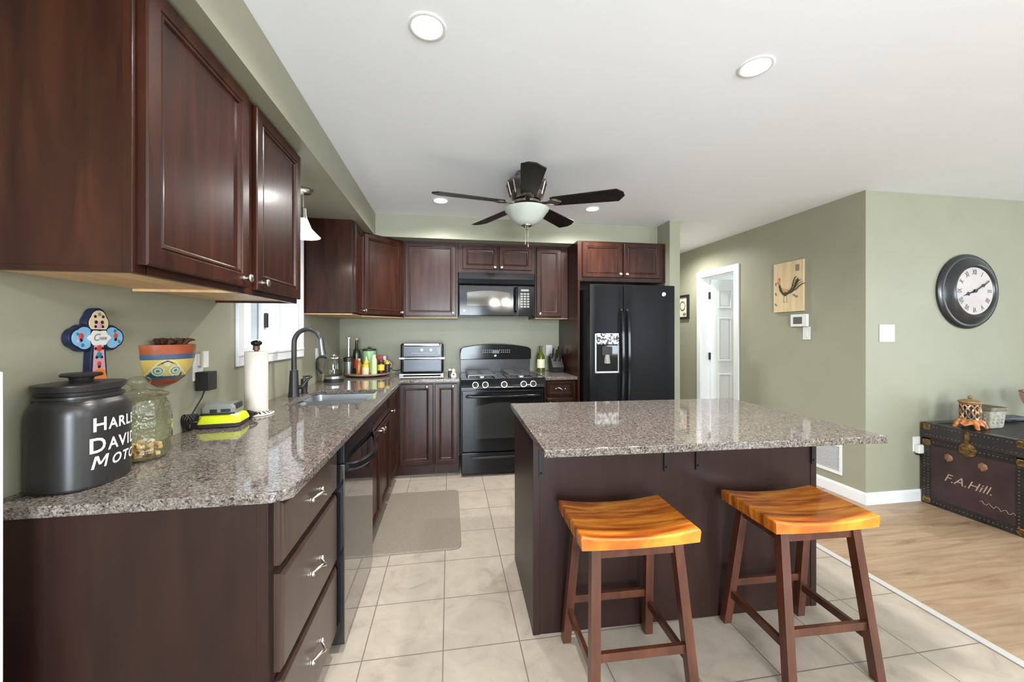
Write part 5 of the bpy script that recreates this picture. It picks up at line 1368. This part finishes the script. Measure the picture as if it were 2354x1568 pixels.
def hand(a, L, w, z):
    mb = MB(); M = KM @ Matrix.Rotation(R(-a), 4, 'Z')
    mb.prism([(-w * .5, -.03), (w * .5, -.03), (w * .5, .02), (w * .45, L * .45), (w * 1.5, L * .55), (w * .5, L * .68), (0, L), (-w * .5, L * .68), (-w * 1.5, L * .55), (-w * .45, L * .45), (-w * .5, .02)], z, z + .002, M=M); return mb
obj('hour_hand', hand(250, .125, .011, .058), BLACKM, t); obj('minute_hand', hand(61, .165, .009, .0615), BLACKM, t)
mb = MB(); mb.lathe([(.014, .056), (.014, .066), (.0005, .067)], 20, M=KM); obj('hub', mb, BLACKM, t)

# low outlet by trunk
t = thing('wall_outlet', 'low white outlet with a plugged in white freshener left of the trunk', 'outlet', (4.76, YR, .39))
mb = MB(); mb.box((4.728, YR - .006, .395), (4.800, YR - .0005, .512), .002); obj('plate', mb, PLASTICW, t)
mb = MB(); mb.box((4.738, YR - .040, .385), (4.79, YR - .006, .455), .008); obj('plug_in', mb, PLASTICW, t)
mb = MB(); mb.box((4.745, YR - .036, .372), (4.783, YR - .010, .3845), .004); lab(obj('plug_foot', mb, BLACKM, t), 'dark lower cap')

# trunk
tx0, tx1, ty0, ty1, tz = 4.785, 5.75, 1.955, 2.528, .632
t = thing('steamer_trunk', 'old dark steamer trunk with studded edges against the right wall', 'trunk', ((tx0 + tx1) / 2, (ty0 + ty1) / 2, 0))
TR = noise_mat('trunk_fibre', [(0.3, (0.0270, 0.0145, 0.0153)), (0.7, (0.0450, 0.0247, 0.0243))], (9, 9, 9), rough=.5)
EDG = noise_mat('trunk_edging', [(0.3, (0.0087, 0.0084, 0.0097)), (0.7, (0.0217, 0.0202, 0.0227))], (14, 14, 14), rough=.42)
BRASS = noise_mat('old_brass', [(0.35, (.10, .055, .022)), (0.7, (.34, .22, .09))], (60, 60, 60), rough=.4, metal=.8)
mb = MB(); mb.box((tx0 + .004, ty0 + .004, .006), (tx1 - .004, ty1 - .004, .520), .003); obj('chest', mb, TR, t)
mb = MB(); mb.box((tx0 + .004, ty0 + .004, .522), (tx1 - .004, ty1 - .004, tz - .002), .004); tl_ = obj('lid', mb, EDG, t)
ew = .055
mb = MB()
for y in (ty0, ty1 - ew): mb.box((tx0, y, .004), (tx0 + .006, y + ew, .518), .0015)
mb.box((tx0, ty0, 0), (tx0 + .0062, ty1, ew), .0015); mb.box((tx0, ty0, .465), (tx0 + .0062, ty1, .5205), .0015)
mb.box((tx0 + .002, ty0, 0), (tx1, ty0 + .0045, ew), .0015); mb.box((tx0 + .002, ty0, .465), (tx1, ty0 + .0045, .5205), .0015)
for x in (tx0 + .002, tx1 - ew): mb.box((x, ty0 + .0002, .004), (x + ew, ty0 + .0042, .518), .0015)
obj('edging', mb, EDG, t)
mb = MB(); mb.box((tx0, ty0, .5225), (tx0 + .0062, ty1, tz), .0015); mb.box((tx0 + .001, ty0, tz - .004), (tx0 + ew, ty1, tz + .001), .0015); mb.box((tx0 + .001, ty0, tz - .004), (tx1, ty0 + ew, tz + .001), .0015); mb.box((tx0 + .001, ty1 - ew, tz - .004), (tx1, ty1, tz + .001), .0015); obj('lid_edging', mb, mat('lid_grey', (.030, .027, .030), .22), tl_)
mb = MB()
def studs(y, z): mb.lathe([(.0052, 0), (.0038, .003), (.0005, .004)], 8, M=T(tx0 + .0001, y, z) @ RY(-90))
ny = 24
for k in range(ny):
    y = ty0 + .03 + (ty1 - ty0 - .06) * k / (ny - 1)
    studs(y, .028); studs(y, .492); studs(y, tz - .022); studs(y, .545)
for k in range(18):
    z = .06 + .39 * k / 17
    studs(ty0 + .014, z); studs(ty0 + .040, z); studs(ty1 - .014, z); studs(ty1 - .040, z)
st = lab(obj('studs', mb, BRASS, t), 'rows of small brass studs'); st['kind'] = 'stuff'
for y in (ty0 - .002, ty1 - .058):
    for z in (0, tz - .055, .455):
        mb = MB(); mb.box((tx0 - .004, y, z + .0), (tx0 + .058, y + .060, z + .058), .014, seg=3); obj('corner_cap', mb, BRASS, t)
mb = MB(); yc = 2.252
mb.lathe([(.050, 0), (.048, .006), (.030, .010), (.018, .016), (.001, .018)], 24, M=T(tx0 - .0002, yc, .492) @ RY(-90) @ Matrix.Scale(1.05, 4, (1, 0, 0)))
mb.box((tx0 - .010, yc - .014, .525), (tx0 + .001, yc + .014, tz - .008), .003); obj('lock', mb, BRASS, t)
for y, z in ((2.365, .40), (2.175, .395)):
    mb = MB(); mb.lathe([(.028, 0), (.022, .005), (.001, .007)], 7, M=T(tx0 + .004, y, z) @ RY(-90)); mb.box((tx0 - .003, y - .006, z - .03), (tx0 + .004, y + .006, z + .03), .002); lab(obj('latch_plate', mb, mat('rusty_brass', (.28, .14, .09), .5, .5), t), 'worn rusty latch remnant')
mb = MB()
TM = T(tx0 + .0035, 0, 0) @ Matrix(((0, 0, -1, 0), (-1, 0, 0, 0), (0, 1, 0, 0), (0, 0, 0, 1)))
add_text(mb, 'F.A.Hill.', TM @ T(-2.26, .215, 0) @ Matrix.Rotation(R(-2), 4, 'Z'), .085, -.0004, .35)
vs_ = [(-2.19 + .012 * k, .145 + .012 * math.sin(k * 1.9) - .0012 * k, 0) for k in range(17)]
mb.tube(vs_, .0016, 5, M=TM)
lab(obj('chalk_writing', mb, mat('chalk', (.40, .27, .20), .8), t), 'faded chalk handwriting')
# on the trunk
TT = tz + .001
ORG = noise_mat('rust_glaze', [(0.3, (.20, .05, .012)), (0.55, (.50, .16, .04)), (0.75, (.62, .34, .14))], (40, 40, 40), rough=.3)
lx, ly = 4.895, 2.305
t = thing('ceramic_lantern', 'rust orange ceramic lantern with pierced sides on the trunk', 'lantern', (lx, ly, TT))
mb = MB()
for k in range(4):
    a = PI / 4 + k * PI / 2 + .2
    p = lambda r_, z: (lx + r_ * math.cos(a), ly + r_ * math.sin(a), TT + z)
    mb.tube([p(.084, .010), p(.078, .022), p(.066, .042), p(.050, .060)], [.012, .013, .017, .019], 12); mb.sphere(p(.084, .0135), .0125, 12)
ring = [[(lx + r_ * math.cos(2 * PI * j / 48), ly + r_ * math.sin(2 * PI * j / 48), TT + z - dz * abs(math.sin(2 * (2 * PI * j / 48 - .2)))**0.7 * -1) for j in range(48)] for r_, z, dz in ((.066, .014, .026), (.074, .018, .024), (.070, .044, .006), (.062, .060, 0), (.056, .066, 0))]
mb.loft(ring); obj('base', mb, ORG, t)
LR = .050
mb = MB()
mb.lathe([(LR + .004, .064), (LR + .008, .070), (LR, .076)], 32, (lx, ly, TT)); mb.lathe([(LR, .176), (LR + .008, .182), (LR + .004, .188)], 32, (lx, ly, TT))
for k in range(10):
    a = 2 * PI * k / 10
    for sg in (-1, 1):
        mb.tube([(lx + LR * math.cos(a + sg * .5 * math.sin(PI * j / 8)), ly + LR * math.sin(a + sg * .5 * math.sin(PI * j / 8)), TT + .072 + .108 * j / 8) for j in range(9)], .0055, 8)
    mb.sphere((lx + LR * math.cos(a), ly + LR * math.sin(a), TT + .126), .0095, 10)
obj('pierced_wall', mb, noise_mat('mottled_glaze', [(0.35, (.05, .07, .06)), (0.46, (.16, .13, .08)), (0.54, (.45, .16, .05)), (0.68, (.60, .56, .46))], (34, 34, 34), rough=.3), t)
mb = MB(); mb.lathe([(.038, .066), (.038, .186), (.001, .187)], 24, (lx, ly, TT)); lab(obj('shade_core', mb, mat('core_shade', (.05, .03, .02), .6), t), 'solid dark core standing in for the shade inside')  # solid core coloured dark to stand for shade in the hollow body
mb = MB(); mb.lathe([(.055, .1885), (.065, .194), (.063, .202), (.038, .213), (.014, .217), (.008, .222), (.014, .231), (.011, .240), (.001, .244)], 28, (lx, ly, TT)); lab(obj('lid', mb, noise_mat('olive_glaze', [(0.3, (.14, .09, .03)), (0.7, (.34, .20, .07))], (30, 30, 30), rough=.3), t), 'brown domed lid')
px_, py2 = 5.085, 2.335
t = thing('stone_planter', 'small square grey stone planter on the trunk behind the lantern', 'planter', (px_, py2, TT))
STONE = noise_mat('grey_stone', [(0.3, (.24, .22, .17)), (0.7, (.42, .40, .33))], (26, 26, 26), rough=.8, bump=.4)
def sq(h, z):
    h *= .86
    return rrect(px_ - h, py2 - h, px_ + h, py2 + h, .008, TT + z, 3)
mb = MB(); mb.loft([sq(.070, .0), sq(.078, .012), sq(.088, .120), sq(.088, .128)])
for k in range(3):
    for w_ in (-.04, 0, .04): mb.sphere((px_ - .071, py2 + w_, TT + .045 + .025 * k), .009, 8); mb.sphere((px_ + w_, py2 - .071, TT + .045 + .025 * k), .009, 8)
obj('pot_body', mb, STONE, t)
mb = MB(); mb.loft([sq(.096, .128), sq(.100, .133), sq(.102, .150), sq(.098, .156), sq(.086, .156), sq(.082, .135)]); lab(obj('rim', mb, noise_mat('brown_stone', [(0.3, (.12, .10, .07)), (0.7, (.22, .19, .14))], (26, 26, 26), rough=.8), t), 'darker overhanging rim')
cxx, cyy = 5.592, 2.29
t = thing('copper_vase', 'pink copper vase at the right edge of the photo on the trunk', 'vase', (cxx, cyy, TT))
mb = MB(); mb.lathe([(.05, 0), (.055, .006), (.035, .02), (.03, .05), (.06, .10), (.105, .155), (.122, .215), (.125, .25), (.121, .25), (.118, .215), (.10, .157), (.05, .10), (.001, .09)], 36, (cxx, cyy, TT)); obj('vase_body', mb, mat('rose_copper', (.72, .42, .33), .28, .75), t)
mb = MB(); mb.tube([(cxx + .123 * math.cos(2 * PI * k / 36), cyy + .123 * math.sin(2 * PI * k / 36), TT + .251) for k in range(36)], .004, 8, closed=True); obj('rim', mb, mat('dark_copper', (.20, .08, .05), .35, .7), t)
t = thing('folded_tray', 'grey flat metal tray lying on the trunk beside the stone planter', 'tray', (5.42, 2.40, TT))
mb = MB(); mb.box((5.24, 2.425, TT + .0003), (5.70, 2.525, TT + .03), .008); obj('tray_body', mb, mat('slate_grey', (.10, .11, .13), .4), t)
mb = MB(); mb.tube([(5.40, 2.42, TT + .012), (5.40, 2.395, TT + .012), (5.52, 2.395, TT + .012), (5.52, 2.42, TT + .012)], .005, 8); obj('handle', mb, BLACKM, t)
